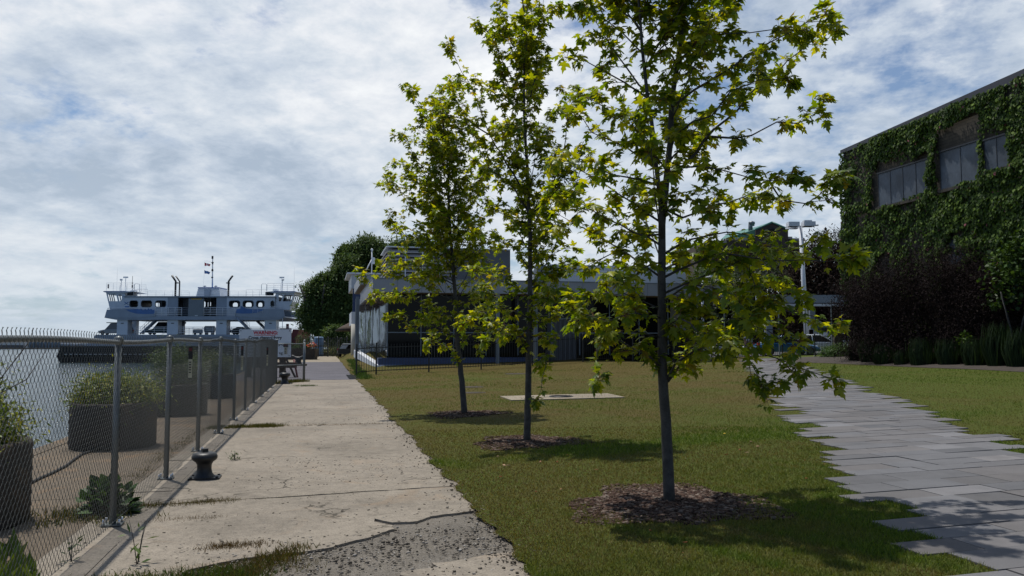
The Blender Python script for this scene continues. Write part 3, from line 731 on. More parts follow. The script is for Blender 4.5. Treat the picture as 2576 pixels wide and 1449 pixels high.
# ================================================================== CHAIN-LINK FENCE
FV = -1.776
def rail_z(u): return 1.668+.0012*(u-4)+.012*math.sin(u*1.3)+.010*math.sin(u*.47+1)+(.02*math.exp(-((u-26)/3.)**2))
def chainlink(name, u0, u1, zb, zt, parent, org, along=None, half=.035, tip=True, fine=16.):
    """woven wires: every wire is a flattened zigzag spiral, neighbours interlock; baked as 3-sided tubes"""
    Vs = []; Fs = []; base = 0
    n = int((u1-u0)/half); hh = .037; amp = half*.5+.0035
    r0 = .0018
    for k in range(n):
        uc = u0+(k+.5)*half; top = zt(uc); m = int((top-zb)/hh); far = (uc-u0+4 > fine)
        pts = []
        s0 = 1 if k % 2 else -1
        for i in range(m+1):
            s = s0*(1 if i % 2 else -1); z = top-i*hh
            if far:
                pts.append((uc+s*(half*.5+.001), 0., z)); continue
            # vertex at z, curls from one face to the other
            pts.append((uc+s*(amp-.006), .0030*s, z+.007)); pts.append((uc+s*amp, 0., z)); pts.append((uc+s*(amp-.006), -.0030*s, z-.007))
        if tip:
            s = s0*(-1); pts = [(uc+s*.010, .004, top+.040), (uc+s*(half*.5+.004), -.003, top+.022)]+pts if not far else [(uc+s*.012, 0, top+.036)]+pts
        P = np.array(pts); r = r0*(1+.012*max(0, uc-6))
        if along: P3 = np.array([along(a, b, c) for a, b, c in P])-np.array(org)
        else: P3 = np.stack([(FV+P[:, 1])*CA-P[:, 0]*SA, (FV+P[:, 1])*SA+P[:, 0]*CA, P[:, 2]], 1)-np.array(org)
        L = len(P3); d = np.zeros_like(P3); d[1:-1] = P3[2:]-P3[:-2]; d[0] = P3[1]-P3[0]; d[-1] = P3[-1]-P3[-2]; d = unit(d)
        nn = np.array([CA, SA, 0.]); a = unit(np.cross(d, nn)); b = np.cross(d, a)
        ring = []
        for q in range(3):
            t = 2.0944*q; ring.append(P3+r*(a*math.cos(t)+b*math.sin(t)))
        V = np.stack(ring, 1).reshape(-1, 3)
        i = np.arange(L-1)[:, None]*3; q = np.arange(3)[None]; q2 = (q+1) % 3
        Fq = np.stack([i+q, i+q2, i+3+q2, i+3+q], -1).reshape(-1, 4)+base
        Vs.append(V); Fs.append(Fq); base += len(V)
    return arr_mesh(name, np.concatenate(Vs), np.concatenate(Fs), None, 'wire', parent, smooth=True)
org = UV(7.81, FV)
fence = thing('chain_link_fence', 'long galvanised chain-link fence between the cracked walkway and the quay edge', 'fence', org)
ub = [4.75]+[7.81+2.55*k for k in range(11)]+[34.0]; ub[-2] = 31.4
ub = [2.0, 4.82]+[7.95+2.51*k for k in range(10)]+[33.9]
chainlink('chain_link_mesh', 2.0, 33.85, .05, lambda u: rail_z(u)+.028, fence, org)
tr = MB(); tr.tube([UV(u, FV-.03, rail_z(u))-org for u in np.arange(2.0, 34.0, .25)], .022, 10); tr.build('top_rail', 'galvanised', fence)
tw = MB(); tw.tube([UV(u, FV+.004, .075)-org for u in np.arange(2.0, 34.0, .5)], .003, 4); tw.build('tension_wire', 'wire', fence)
for k, u in enumerate(ub[1:]):
    end = k == len(ub)-2; h = rail_z(u)+(.06 if end else -.005); r = .036 if end else .030
    pm = MB(); p = UV(u, FV-.034)-org; pm.tube([p+Vector((0, 0, .012)), p+Vector((0, 0, h))], r, 14)
    pst = pm.build('post', 'galvanised', fence)
    bp = MB(); bp.box(p+Vector((0, 0, .030)), (.17, .15, .012), AL)
    for dx, dy in ((-.065, -.05), (.065, -.05), (.065, .05), (-.065, .05)):
        bp.lathe([(0, .05), (.011, .05), (.011, .0)], p+Vector((dx*CA-dy*SA, dx*SA+dy*CA, .03)), 6, 1)
    bp.build('base_plate', ('galvanised', 'bolt'), pst)
    cp = MB(); cp.lathe([(.042, -.03), (.042, .01), (.03, .03), (0, .04)] if not end else [(.05, -.03), (.05, .015), (.035, .04), (0, .055)], p+Vector((0, 0, rail_z(u)+(0.02 if not end else .05))), 12); cp.build('cap', 'galvanised', pst)
    ti = MB()
    for zz in (.35, .8, 1.25): ti.tube([p+UV(.0, -.031, zz)*1., p+UV(.034, .01, zz+.01), p+UV(0, .036, zz+.015)], .0025, 4)
    ti.build('tie_wire', 'wire', pst, split=True)
# return panel
A0 = UV(33.9, FV); A1 = UV(35.9, -.78)
rp_ = thing('fence_panel', 'short chain-link panel with middle rail ending the mesh fence by the warning sign', 'fence panel', A0)
dv = (A1-A0); Ln = dv.length; dn_ = dv.normalized()
def al(a, b, c):
    p = A0+dn_*a+Vector((dn_.y, -dn_.x, 0))*b; return (p.x, p.y, c)
chainlink('chain_link_mesh', 0.05, Ln, .08, lambda u: 1.58, rp_, A0, al, tip=False, fine=0.)
m_ = MB()
for zz in (1.60, .72): m_.tube([(0, 0, zz), dv+Vector((0, 0, zz))], .022, 8); 
m_.build('rail', 'galvanised', rp_, split=True)
m_ = MB(); m_.tube([dv+Vector((0, 0, .0)), dv+Vector((0, 0, 1.72))], .055, 12); ps_ = m_.build('post', 'galvanised', rp_)
m_ = MB(); m_.lathe([(.062, 1.70), (.062, 1.74), (.04, 1.77), (0, 1.78)], dv, 12); m_.build('cap', 'galvanised', ps_)
# tags hanging on the mesh
def fence_tag(px, top, L, w, lab, side=.02, Y=None):
    u, _ = atV(px, 880, FV); o = thing('hanging_tag', lab, 'tag', UV(u, FV+side, 0), AL)
    a = MB(); a.box((0, 0, top-L*.2), (w*1.15, .018, L*.40)); a.box((0, -.012, top-L*.1), (w*.8, .012, L*.1), 0, 1); a.build('black_reflector', ('black_paint', 'dark_red'), o)
    a = MB(); a.box((0, 0, top-L*.70), (w, .008, L*.58)); b_ = a.build('cream_strip', 'tag_cream', o)
    a = MB()
    for k in range(5): a.box((0, -.007, top-L*(.5+k*.08)), (w*.55, .004, L*.035))
    a.build('print', 'black_paint', b_, split=True)
fence_tag(475.5, 1.60, .43, .05, 'black and cream strip tag hanging on the mesh right of the third fence post')
fence_tag(607, 1.58, .55, .05, 'faint strip tag hanging on the mesh below the left end of the warning sign')
fence_tag(671, 1.50, .6, .055, 'narrow strip tag on the mesh just before the end post of the fence')

# ================================================================== MOORING HARDWARE
def bollard(p, s, lab, rz=0.):
    o = thing('mooring_bollard', lab, 'bollard', p, rz, 'iron mooring bollards beside the fence'); o.scale = (s, s, s)
    m = MB(); m.lathe([(.135, 0.01), (.125, .03), (.095, .07), (.085, .12), (.086, .17), (.105, .205), (.135, .225), (.152, .25), (.152, .275), (.135, .305), (.10, .32), (.05, .326), (0, .327)], (0, 0, 0), 30); m.build('barrel', 'black_iron', o)
    m = MB(); m.box((0.01, 0, .012), (.36, .27, .022)); pl = m.build('base_plate', 'black_iron', o)
    m = MB()
    for dx, dy in ((-.14, -.1), (.16, -.1), (.16, .1), (-.14, .1)): m.lathe([(0, .04), (.016, .038), (.018, .02)], (dx, dy, 0), 6)
    m.build('bolt', 'black_iron', pl, split=True)
    m = MB(); m.box((0, 0, .34), (.07, .06, .05), .4); m.build('lug', 'black_iron', o)
    return o
bollard(at(507, 1212)+Vector((-.02, .13, .016)), .98, 'black iron mooring bollard on the near slab beside the second fence post', AL)
bollard(at(714, 967)+Vector((0, .1, .0)), 1.45, 'black iron mooring bollard at the far end of the mesh fence')
cp_ = at(750, 921)
o = thing('mooring_cleat', 'dark iron double-horned cleat on a concrete foot on the far asphalt', 'cleat', cp_)
m = MB(); m.box((0, 0, .08), (1.1, .6, .16)); m.build('foot', 'kerb_concrete', o)
m = MB(); m.lathe([(.28, .16), (.22, .25), (.2, .42), (.24, .5)], (0, 0, 0), 16); m.build('stem', 'black_iron', o)
m = MB(); m.tube([(-.48, 0, .74), (-.36, 0, .66), (-.15, 0, .54), (.15, 0, .54), (.36, 0, .66), (.48, 0, .74)], [.08, .11, .14, .14, .11, .08], 10); m.build('horn', 'black_iron', o)
# cable and chain on the quay
def gpath(pts): return [at(a, b)+Vector((0, 0, .03)) for a, b in pts]
m = MB(); m.tube(gpath([(60, 1230), (98, 1210), (130, 1196), (165, 1178), (188, 1160), (205, 1148), (228, 1140), (255, 1132)]), .018, 8)
tag(m.build('hose', 'rubber'), 'black hose lying across the quay between the two big planters', 'hose')

# ================================================================== ROUND PLANTERS
def planter(u, v, h, r, lab, blobs, n, cols, seed, plab, lsize=.05, extra=None):
    b = UV(u, v, .012); o = thing('round_planter', lab, 'planter', b, 0, 'round concrete planters on the quay')
    m = MB(); m.lathe([(r*.97, 0), (r, .03), (r, h-.03), (r*.985, h), (r-.09, h), (r-.10, h-.07), (0, h-.07)], (0, 0, 0), 48); m.build('tub', 'planter_concrete', o)
    m = MB(); m.lathe([(0, h-.06), (r-.11, h-.065)], (0, 0, 0), 24); m.build('earth', 'soil', o)
    s = thing('planted_shrub', plab, 'plant', b+Vector((0, 0, h-.06)), 0, 'plants in the round planters')
    foliage('foliage', blobs, n, lsize, cols, 'shrub_leaf', s, NARROW, seed, .48, shell=.30)
    st = MB()
    for k in range(9):
        a = k*.7; q = random.uniform(.15, r*.7); hh = random.uniform(.2, .5)
        st.tube([(0.1*math.cos(a), .1*math.sin(a), 0), (q*.6*math.cos(a), q*.6*math.sin(a), hh*.6), (q*math.cos(a), q*math.sin(a), hh)], [.009, .006, .003], 5)
    if extra:
        for e in extra: st.tube(e, [.007]+[.005]*(len(e)-2)+[.002], 5)
    st.build('stem', 'wood', s)
YG = [(.05, .095, .012), (.13, .18, .022), (.30, .28, .04)]
planter(8.28, -3.27, .74, .66, 'dark round concrete planter at the left edge, nearest of the row', [(-.15, .1, .35, .45, .45, .48), (.25, 0, .16, .38, .38, .22)], 13000, YG, 1, 'yellow-green shrub with bare twigs in the nearest planter', .06,
        [[(0, 0, .2), (.35, 0, .45), (.62, .1, .62), (.8, .1, .9)], [(0, 0, .2), (.3, .2, .6), (.5, .3, .95), (.55, .3, 1.1)], [(-.2, 0, .3), (-.25, 0, .7), (-.3, .0, 1.05)], [(0, .0, .3), (.1, 0, .8), (.05, .05, 1.15)]])
planter(14.0, -3.22, .70, .63, 'dark round concrete planter behind the first fence post', [(-.2, 0, .22, .38, .4, .28), (.25, 0, .2, .42, .42, .24), (-.42, -.1, .08, .2, .2, .12), (0, 0, .16, .55, .5, .28)], 15000, YG, 2, 'low yellow-green shrub spilling over the second planter', .06)
planter(19.8, -3.25, .70, .67, 'dark round concrete planter behind the second fence post', [(-.1, 0, .45, .45, .45, .5), (.35, 0, .35, .3, .3, .3)], 11000, [(.03, .06, .02), (.07, .12, .035), (.12, .17, .05)], 3, 'tall light green bush rising from the third planter', .05)
planter(25.6, -3.25, .70, .67, 'round concrete planter behind the fifth fence post', [(0, 0, .35, .5, .5, .42), (.4, 0, .35, .3, .3, .3)], 5000, [(.03, .06, .02), (.08, .12, .03), (.14, .16, .04)], 4, 'mixed green bush in the farthest round planter', .06)

# ================================================================== WARNING SIGN
def text(name, body, size, loc, parent, m, bold=.0, ax=0., depth=.004):
    cu = bpy.data.curves.new(name, 'FONT'); cu.body = body; cu.size = size; cu.extrude = depth; cu.offset = bold; cu.align_x = 'CENTER'; cu.align_y = 'CENTER'
    tmp = bpy.data.objects.new('tmp', cu); COL.objects.link(tmp)
    dg = bpy.context.evaluated_depsgraph_get(); me = bpy.data.meshes.new_from_object(tmp.evaluated_get(dg)); bpy.data.objects.remove(tmp)
    me.materials.clear()
    o = lk(name, me, parent, (m,)); o.location = loc; o.rotation_euler = (R(90), 0, ax); CH.setdefault(parent, []).append(o)
    return o
YS = 38.2
sc_ = atY(667, 863.5, YS); sw = 129/F*YS; shh = 69.5/F*YS
sg = thing('warning_sign', 'large white warning sign with red heading on timber posts past the mesh fence', 'sign', (sc_.x, YS, 0), R(2))
m = MB(); m.box((0, 0, sc_.z), (sw, .03, shh)); bd = m.build('board', 'sign_white', sg)
m = MB()
for dx in (-.47, .0, .47):
    for dz in (-.45, .45): m.lathe([(.0, .02), (.02, .02), (.02, -.02), (0, -.02)], (0, 0, 0), 8); m.v[-32:] = [(a+dx*sw, b-c*0-.025, c+sc_.z+dz*shh) for a, b, c in m.v[-32:]]
m.build('bolt', 'black_iron', bd, split=True)
def spt(px, py): return ((px-667)/F*YS, sc_.z-(py-863.5)/F*YS)
x, z = spt(668, 837.5); text('heading', 'WARNING:', .225, (x, -.02, z), sg, 'letter_red', .008)
x, z = spt(666, 843.6); m = MB(); m.box((x, -.02, z), (1.0, .006, .022)); m.build('underline', 'letter_red', sg)
x, z = spt(667, 849.6); text('line', 'Cross channel ferry', .195, (x, -.02, z), sg, 'letter_black', .006)
x, z = spt(708, 867); text('line', 'p Cl', .17, (x, -.02, z), sg, 'letter_black', .002)
x, z = spt(706.5, 888); text('line', 'ng', .19, (x, -.02, z), sg, 'letter_black', .002)
m = MB()
for dx in (.33,): m.bx(dx*sw-.13, dx*sw+.13, .03, .26, -.0, 2.0)
m.build('post', 'wood', sg)
m = MB(); m.bx(-.33*sw-.13, -.33*sw+.13, .03, .26, 0, 2.); m.build('post', 'wood', sg)
m = MB(); m.bx(-.15*sw, .62*sw, -.14, .02, .46, .72); m.build('crossbeam', 'wood', sg)
for a, b in ((.42, .62), (.56, .66)):
    m = MB(); m.tube([(a*sw, .0, .85), (b*sw, -.25, .0)], .05, 6); m.build('brace', 'wood' if a < .5 else 'dark_red', sg)
tg = thing('hanging_tag', 'black reflector over a cream strip fixed to the right part of the warning sign', 'tag', (sc_.x+(719.5-667)/F*YS, YS-.05, 0))
m = MB(); m.box((0, 0, spt(0, 868.5)[1]), (.21, .05, .17)); m.box((0, -.03, spt(0, 868.5)[1]), (.13, .02, .06), 0, 1); m.build('black_reflector', ('black_paint', 'dark_red'), tg)
m = MB(); m.box((0, 0, spt(0, 881)[1]), (.13, .03, .36)); bb = m.build('cream_strip', 'tag_cream', tg)
m = MB()
for k in range(4): m.box((0, -.018, spt(0, 876)[1]-k*.075), (.08, .006, .035))
m.build('print', 'black_paint', bb, split=True)
# flower tub by the dock
p = at(752, 905); o = thing('flower_tub', 'long concrete tub of red flowers and a green shrub behind the warning sign', 'planter', p, R(3))
m = MB(); m.prism([(-1.7, 0), (1.6, 0), (1.75, 1.1), (-1.85, 1.1)], 'y', -.8, .8); m.build('tub', 'planter_concrete', o)
foliage('foliage', [(-.6, 0, 1.3, .9, .6, .4), (.3, 0, 1.7, .7, .5, .7), (1.2, 0, 1.2, .6, .5, .3)], 1500, .16, [(.02, .05, .02), (.06, .10, .03)], 'far_leaf', o, NARROW, 5, .3)
foliage('flowers', [(-1.3, -.3, 1.5, .7, .4, .35), (1.5, -.3, 1.3, .55, .4, .25)], 260, .13, [(.5, .03, .02), (.6, .12, .05), (.5, .3, .28)], 'far_leaf', o, IVY, 6, .4)

# ================================================================== BLACK PICKET FENCES
def picket_fence(P, h, lab, sp=.15, post_r=.035, pick_r=.009, low=.22, name='picket_fence', top_gap=.14, skip=()):
    o = thing(name, lab, 'fence', P[0]); O = P[0]
    for i, p in enumerate(P):
        m = MB(); q = p-O; m.bx(q.x-post_r, q.x+post_r, q.y-post_r, q.y+post_r, q.z-.1, q.z+h+.06); m.lathe([(post_r*1.4, 0), (post_r*1.2, .03), (0, .07)], q+Vector((0, 0, h+.05)), 8)
        m.build('post', 'black_paint', o)
    for i in range(len(P)-1):
        if i in skip: continue
        a, b = P[i]-O, P[i+1]-O; L = (b-a).length; rz = math.atan2(b.y-a.y, b.x-a.x); m = MB()
        c = (a+b)/2; sl = -math.asin((b.z-a.z)/L)
        for z in (low, h-top_gap): m.box(c+Vector((0, 0, z)), (L-.06, .028, .038), rz, 0, 0, sl)
        n = int(L/sp)
        for k in range(1, n+1):
            q = a.lerp(b, k/(n+1)); m.box(q+Vector((0, 0, low-.06+(h-low+.04)/2)), (pick_r*2, pick_r*2, h-low+.04), rz)
            m.lathe([(pick_r*1.3, 0), (0, .06)], q+Vector((0, 0, h-.02)), 4, 0, False)
        m.build('picket_panel', 'black_paint', o)
    return o
fp = [(899.4, 39.2), (948.7, 40), (1080.3, 40.7), (1211, 41.8), (1339, 43.2), (1465.3, 45.4), (1590, 47.6)]
P = []
for px, Y in fp:
    x = (px-1288)/F*Y/ (math.cos(PITCH)) ; P.append(Vector((x, Y, gz(x, Y))))
for k in range(1, 7):
    t_ = k/6; x = P[6].x*(1-t_)+23.2*t_; y = P[6].y*(1-t_)+56*t_; P.append(Vector((x, y, gz(x, y))))
picket_fence(P, 1.5, 'long black iron picket fence crossing the back of the lawn', .152)
P2 = []
for px in np.linspace(731, 872, 7):
    d = ray(px, 862); Y = 94; x = d.x/d.y*Y; P2.append(Vector((x, Y, .0)))
picket_fence(P2, 2.25, 'distant black picket fence closing the far end of the waterfront path', .3, .06, .02, .25)

# ================================================================== DISTANT ITEMS AT THE PATH END
def onfar(px, Y, z=0.):
    d = ray(px, 862); return Vector((d.x/d.y*Y, Y, z))
o = thing('blue_barrel', 'pale blue upright barrel behind the far picket fence', 'barrel', onfar(802, 97)); m = MB(); m.lathe([(.55, 0), (.6, .3), (.6, 1.2), (.57, 1.25), (.6, 1.3), (.6, 2.2), (.5, 2.35), (0, 2.38)], (0, 0, 0), 18); m.build('drum', 'barrel_blue', o)
m = MB(); m.lathe([(.62, 1.2), (.64, 1.25), (.62, 1.3)], (0, 0, 0), 18); m.build('hoop', 'black_iron', o)
o = thing('hedge', 'low dark clipped hedge behind the far picket fence', 'hedge', onfar(824, 99)); foliage('foliage', [(-1.6, 0, .9, 1.3, .8, .9), (0, 0, .9, 1.5, .8, .95), (1.6, 0, .9, 1.3, .8, .9)], 3500, .16, [(.012, .018, .012), (.03, .045, .02)], 'far_leaf', o, NARROW, 8, .4)
m = MB(); m.bx(-2.3, 2.3, -.3, .3, 0, .5); m.build('stem', 'wood', o)
o = thing('flower_bed_shrub', 'low green shrub beside the lounge of the far fence', 'shrub', onfar(838, 96)); foliage('foliage', [(0, 0, .6, 1.2, .8, .6)], 1200, .14, [(.03, .05, .02), (.12, .13, .05)], 'far_leaf', o, NARROW, 9, .4)
m = MB(); m.tube([(0, 0, 0), (0.1, 0, .5)], .05, 6); m.build('stem', 'wood', o)
o = thing('thatched_parasol', 'brown thatched parasol beside the restaurant wall', 'parasol', onfar(898, 86, .2)); m = MB()
m.lathe([(2.35, 2.75), (1.7, 3.15), (.9, 3.55), (.25, 4.0), (0, 4.1)], (0, 0, 0), 20); m.lathe([(2.35, 2.75), (2.2, 2.65), (0, 3.3)], (0, 0, 0), 20); m.build('canopy', 'thatch', o)
m = MB(); m.tube([(0, 0, 0), (0, 0, 3.4)], .08, 8); m.build('pole', 'wood', o)
o = thing('bench', 'dark park bench near the grass bank', 'bench', onfar(870, 80, .1), R(10)); m = MB(); m.bx(-.8, .8, -.25, .25, .42, .48); m.build('seat', 'black_paint', o); m = MB(); m.bx(-.8, .8, .25, .3, .5, .95); m.build('backrest', 'black_paint', o)
for sx in (-.7, .7):
    m = MB(); m.bx(sx-.04, sx+.04, -.22, .22, 0, .42); m.build('leg', 'black_iron', o)
for i, (px, py, h_, Y) in enumerate(((744, 843, 0, 180), (757, 830, 0, 175), (767, 836, 0, 178), (779, 824, 0, 190), (750, 846, 0, 185))):
    p = onfar(px, Y, -1.6); top = atY(px, py, Y).z; o = thing('mooring_pile', ['grey mooring pile just right of the warning sign', 'blue-grey mooring pile, second in the row past the sign', 'short blue-grey mooring pile between two taller ones', 'tallest thin mooring pile beside the willow trees', 'stubby grey mooring pile nearest the red ramp'][i], 'pile', p, 0, 'mooring piles behind the far fence')
    m = MB(); m.tube([(0, 0, -1), (0, 0, top+1.6)], .28, 8); m.build('shaft', 'steel_grey', o); m = MB(); m.lathe([(.3, 0), (.3, .2), (0, .35)], (0, 0, top+1.6), 8); m.build('cap', 'steel_grey', o)

# ================================================================== PERSONS
def person(name, lab, loc, rz, shirt, trousers, skin=(.35, .22, .16), hair=(.03, .02, .015), H=1.75, pose=0., group=None):
    o = thing(name, lab, 'person', loc, rz, group); k = H/1.75
    def part(nm, V, E, Rr, m, root=0):
        me = bpy.data.meshes.new(nm); me.from_pydata([(a*k, b*k, c*k) for a, b, c in V], E, []); ob = lk(nm, me, o, (m,)); CH.setdefault(o, []).append(ob)
        sm = ob.modifiers.new('skin', 'SKIN'); sv = me.skin_vertices[0].data
        for i, r in enumerate(Rr): sv[i].radius = ((r if isinstance(r, tuple) else (r, r))[0]*k, (r if isinstance(r, tuple) else (r, r))[1]*k); sv[i].use_root = (i == root)
        sb = ob.modifiers.new('sub', 'SUBSURF'); sb.levels = 1; sb.render_levels = 2; sm.use_smooth_shade = True
        return ob
    def pm(nm, c):
        nm2 = nm+'_%d' % (int(c[0]*997)+int(c[1]*799)+int(c[2]*501))
        return nm2 if nm2 in M else (mat(nm2, c, .8, .12, 12.) and nm2)
    # whole body: pelvis, spine, neck, head, arms, legs
    s = pose
    V = [(0, 0, .95), (0, 0, 1.15), (0, -.01, 1.36), (0, 0, 1.47), (0, -.01, 1.53), (0, -.02, 1.66), (-.17, 0, 1.40), (-.23, .02, 1.13), (-.22, -.08-s, .90), (-.22, -.11-s, .80), (.17, 0, 1.40), (.23, .02, 1.13), (.22, -.08-s, .90), (.22, -.11-s, .80),
         (-.09, 0, .88), (-.10, -.02-s, .50), (-.11, .02, .09), (-.11, -.10, .04), (.09, 0, .88), (.10, -.02+s, .50), (.11, .04+s, .09), (.11, -.08+s, .04)]
    E = [(0, 1), (1, 2), (2, 3), (3, 4), (4, 5), (2, 6), (6, 7), (7, 8), (8, 9), (2, 10), (10, 11), (11, 12), (12, 13), (0, 14), (14, 15), (15, 16), (16, 17), (0, 18), (18, 19), (19, 20), (20, 21)]
    Rr = [(.15, .11), (.135, .10), (.17, .11), (.075, .07), (.055, .06), (.085, .10), (.06, .06), (.042, .042), (.032, .032), (.02, .045), (.06, .06), (.042, .042), (.032, .032), (.02, .045), (.085, .09), (.06, .06), (.042, .045), (.04, .05), (.085, .09), (.06, .06), (.042, .045), (.04, .05)]
    part('body', V, E, Rr, pm('skin', skin))
    part('shirt', [(0, 0, .97), (0, 0, 1.15), (0, -.01, 1.36), (0, 0, 1.43), (-.17, 0, 1.40), (-.21, .01, 1.22), (.17, 0, 1.40), (.21, .01, 1.22)], [(0, 1), (1, 2), (2, 3), (2, 4), (4, 5), (2, 6), (6, 7)],
         [(.165, .125), (.152, .115), (.185, .125), (.095, .085), (.075, .075), (.062, .062), (.075, .075), (.062, .062)], pm('cloth', shirt))
    part('trousers', [(0, 0, .97), (-.09, 0, .88), (-.10, -.02-s, .50), (-.11, .02, .12), (.09, 0, .88), (.10, -.02+s, .50), (.11, .04+s, .12)], [(0, 1), (1, 2), (2, 3), (0, 4), (4, 5), (5, 6)],
         [(.165, .125), (.1, .105), (.075, .075), (.065, .065), (.1, .105), (.075, .075), (.065, .065)], pm('cloth', trousers))
    part('hair', [(0, .015, 1.68), (0, .02, 1.73)], [(0, 1)], [(.092, .098), (.07, .075)], pm('hair', hair))
    return o
pw = at(1879, 899); x, y = 16.6, 60.; d = ray(1879, 850); x = d.x/d.y*60
person('person', 'person in a white shirt standing beyond the black picket fence', (x, 60, gz(x, 60)), R(20), (.6, .62, .66), (.03, .03, .05), H=1.85)
# ================================================================== FERRY
D = 131.; FX0 = (226.4+.217*1280-1288)/F*D*1.0
def fx(x): return (x-1280)*.217/F*D
def fz(y): return 1.65+(862-616.4-.217*y)/F*D+1.6
fe = thing('ferry', 'double-ended white and grey car ferry with a blue-banded funnel crossing the channel', 'ferry', (FX0, D, -1.6), R(1.0))
BM = 11.5
def fb(name, boxes, m, parent=None):
    mb = MB()
    for b in boxes: mb.bx(*b)
    return mb.build(name, m, parent or fe)
# hull
xl, xr = fx(-352), fx(2330)
m = MB(); m.prism([(xl+.9, 0-1), (xr-1.2, -1), (xr, fz(1205)), (xr, fz(1170)), (xl+.5, fz(1172)), (xl-.1, fz(1290))], 'y', .2, BM-.2); hull = m.build('hull', 'ferry_black', fe)
m = MB()
for k in range(46):
    x = xl+1.+k*(xr-xl-2)/45
    for zz in (.55, 1.35):
        m.tube([(x, .22, zz+.33), (x, .10, zz), (x, .22, zz-.33)], .16, 5)
m.build('fender', 'rubber', hull, split=True)
m = MB(); m.bx(xl+1, xr-1, .12, .22, fz(1268), fz(1262)); m.build('rub_rail', 'sign_white', hull)
m = MB(); m.prism([(fx(-60), fz(1172)+.003), (fx(2300), fz(1172)+.003), (fx(2290), fz(1036)), (fx(70), fz(1040)), (fx(40), fz(1100))], 'y', .35, BM-.35); m.build('side_shell', 'ferry_grey', fe)
def railing(x0, x1, z0, z1, y, nb, step, r, m='rail_white', name='railing', parent=None, ends=True):
    mb = MB()
    for i in range(nb): zz = z1-(z1-z0)*i/nb; mb.tube([(x0, y, zz), (x1, y, zz)], r if i else r*1.25, 5)
    n = max(1, int(round((x1-x0)/step)))
    for i in range(n+1): x = x0+(x1-x0)*i/n; mb.tube([(x, y, z0), (x, y, z1)], r, 5)
    return mb.build(name, m, parent or fe)
dz = fz(1036)
railing(fx(520), fx(2300), dz, fz(950), .4, 4, 1.6, .030); railing(fx(520), fx(2300), dz, fz(950), BM-.4, 4, 1.6, .03)
railing(fx(-340), fx(-20), fz(1172), fz(1140), .6, 2, 1.0, .03)
# end ramp
m = MB(); m.prism([(xr-.4, fz(1172)), (xr+.2, fz(1172)), (fx(2400), fz(978)), (fx(2330), fz(975)), (fx(2310), fz(1040))], 'y', 1.2, BM-1.2); m.build('ramp', 'dark_red', fe)
m = MB(); m.bx(fx(2248), fx(2275), 1.2, 1.6, fz(1040), fz(912)); m.bx(fx(2180), fx(2300), 1., 2., fz(1040), fz(966)); m.build('ramp_post', 'dark_red', fe, split=True)
# pillars
for a, b in ((312, 435), (890, 1015), (1455, 1575), (2015, 2150)):
    m = MB(); m.bx(fx(a), fx(b), .35, 2.0, fz(1040), fz(838)); pl = m.build('pillar', 'hull_white', fe)
    m = MB(); m.bx(fx((a+b)/2-16), fx((a+b)/2+16), .31, .35, fz(912), fz(902)); m.build('nameplate', 'ferry_dark', pl)
    s = 1 if a < 1280 else -1
# far side: where the view meets the far wall
def ffx(x, yd=BM-.4): return (FX0+fx(x))*(1+yd/D)-FX0
def ffz(y, yd=BM-.4): return (fz(y)-3.25)*(1+yd/D)+3.25
for a, b in ((470, 592), (1012, 1122), (1560, 1642), (2100, 2156)):
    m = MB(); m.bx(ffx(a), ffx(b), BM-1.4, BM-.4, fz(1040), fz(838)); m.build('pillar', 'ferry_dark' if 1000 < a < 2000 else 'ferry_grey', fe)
# passenger deck
m = MB(); m.prism([(fx(180), fz(845)), (fx(310), fz(868)), (fx(2180), fz(868)), (fx(2255), fz(840)), (fx(2240), fz(826)), (fx(190), fz(826))], 'y', 0, BM); m.build('passenger_deck', 'ferry_grey', fe)
m = MB(); m.prism([(fx(205), fz(750)), (fx(180), fz(845)), (fx(552), fz(845)), (fx(755), fz(826)), (fx(755), fz(760)), (fx(560), fz(742))], 'y', -.08, -.003); m.build('bulwark', 'ferry_grey', fe)
m = MB(); m.prism([(fx(1690), fz(760)), (fx(1690), fz(826)), (fx(1900), fz(845)), (fx(2255), fz(840)), (fx(2238), fz(742)), (fx(1850), fz(742))], 'y', -.08, -.003); m.build('bulwark', 'ferry_grey', fe)
m = MB(); m.bx(fx(200), fx(2240), BM, BM+.08, fz(826), fz(745)); m.build('bulwark', 'ferry_grey', fe)
# deck house walls with window openings
def holed(mb, x0, x1, z0, z1, y0, y1, holes):
    xs = x0
    for a, b, c, d in sorted(holes):
        mb.bx(xs, a, y0, y1, z0, z1); mb.bx(a, b, y0, y1, z0, c); mb.bx(a, b, y0, y1, d, z1)
        for px_, s in ((a, 1), (b, -1)):
            for pz, t in ((c, 1), (d, -1)): mb.prism([(px_, pz), (px_+s*.22, pz), (px_, pz+t*.22)], 'y', y0+.002, y1-.002)
        xs = b
    mb.bx(xs, x1, y0, y1, z0, z1)
zt, zb = fz(605), fz(826)
WL = [(455, 548), (587, 708), (752, 872)]; WR = [(1603, 1725), (1762, 1882), (1918, 2008), (2084, 2122)]
near = [(fx(a), fx(b), fz(718), fz(645)) for a, b in WL+WR]
m = MB(); holed(m, fx(390), fx(890), zb, zt, 0.25, .40, near[:3]); m.build('deckhouse_wall', 'hull_white', fe)
m = MB(); holed(m, fx(1575), fx(2130), zb, zt, 0.25, .40, near[3:]); m.build('deckhouse_wall', 'hull_white', fe)
m = MB(); holed(m, fx(390), fx(2130), zb, zt, BM-.4, BM-.25, [(ffx(a), ffx(b), ffz(724), ffz(c_)) for a, b, c_ in ((597, 683, 674), (760, 827, 672), (1318, 1350, 652), (1374, 1412, 652), (1664, 1722, 668), (1812, 1882, 667), (1957, 2006, 667))]); m.build('deckhouse_wall', 'ferry_grey', fe)
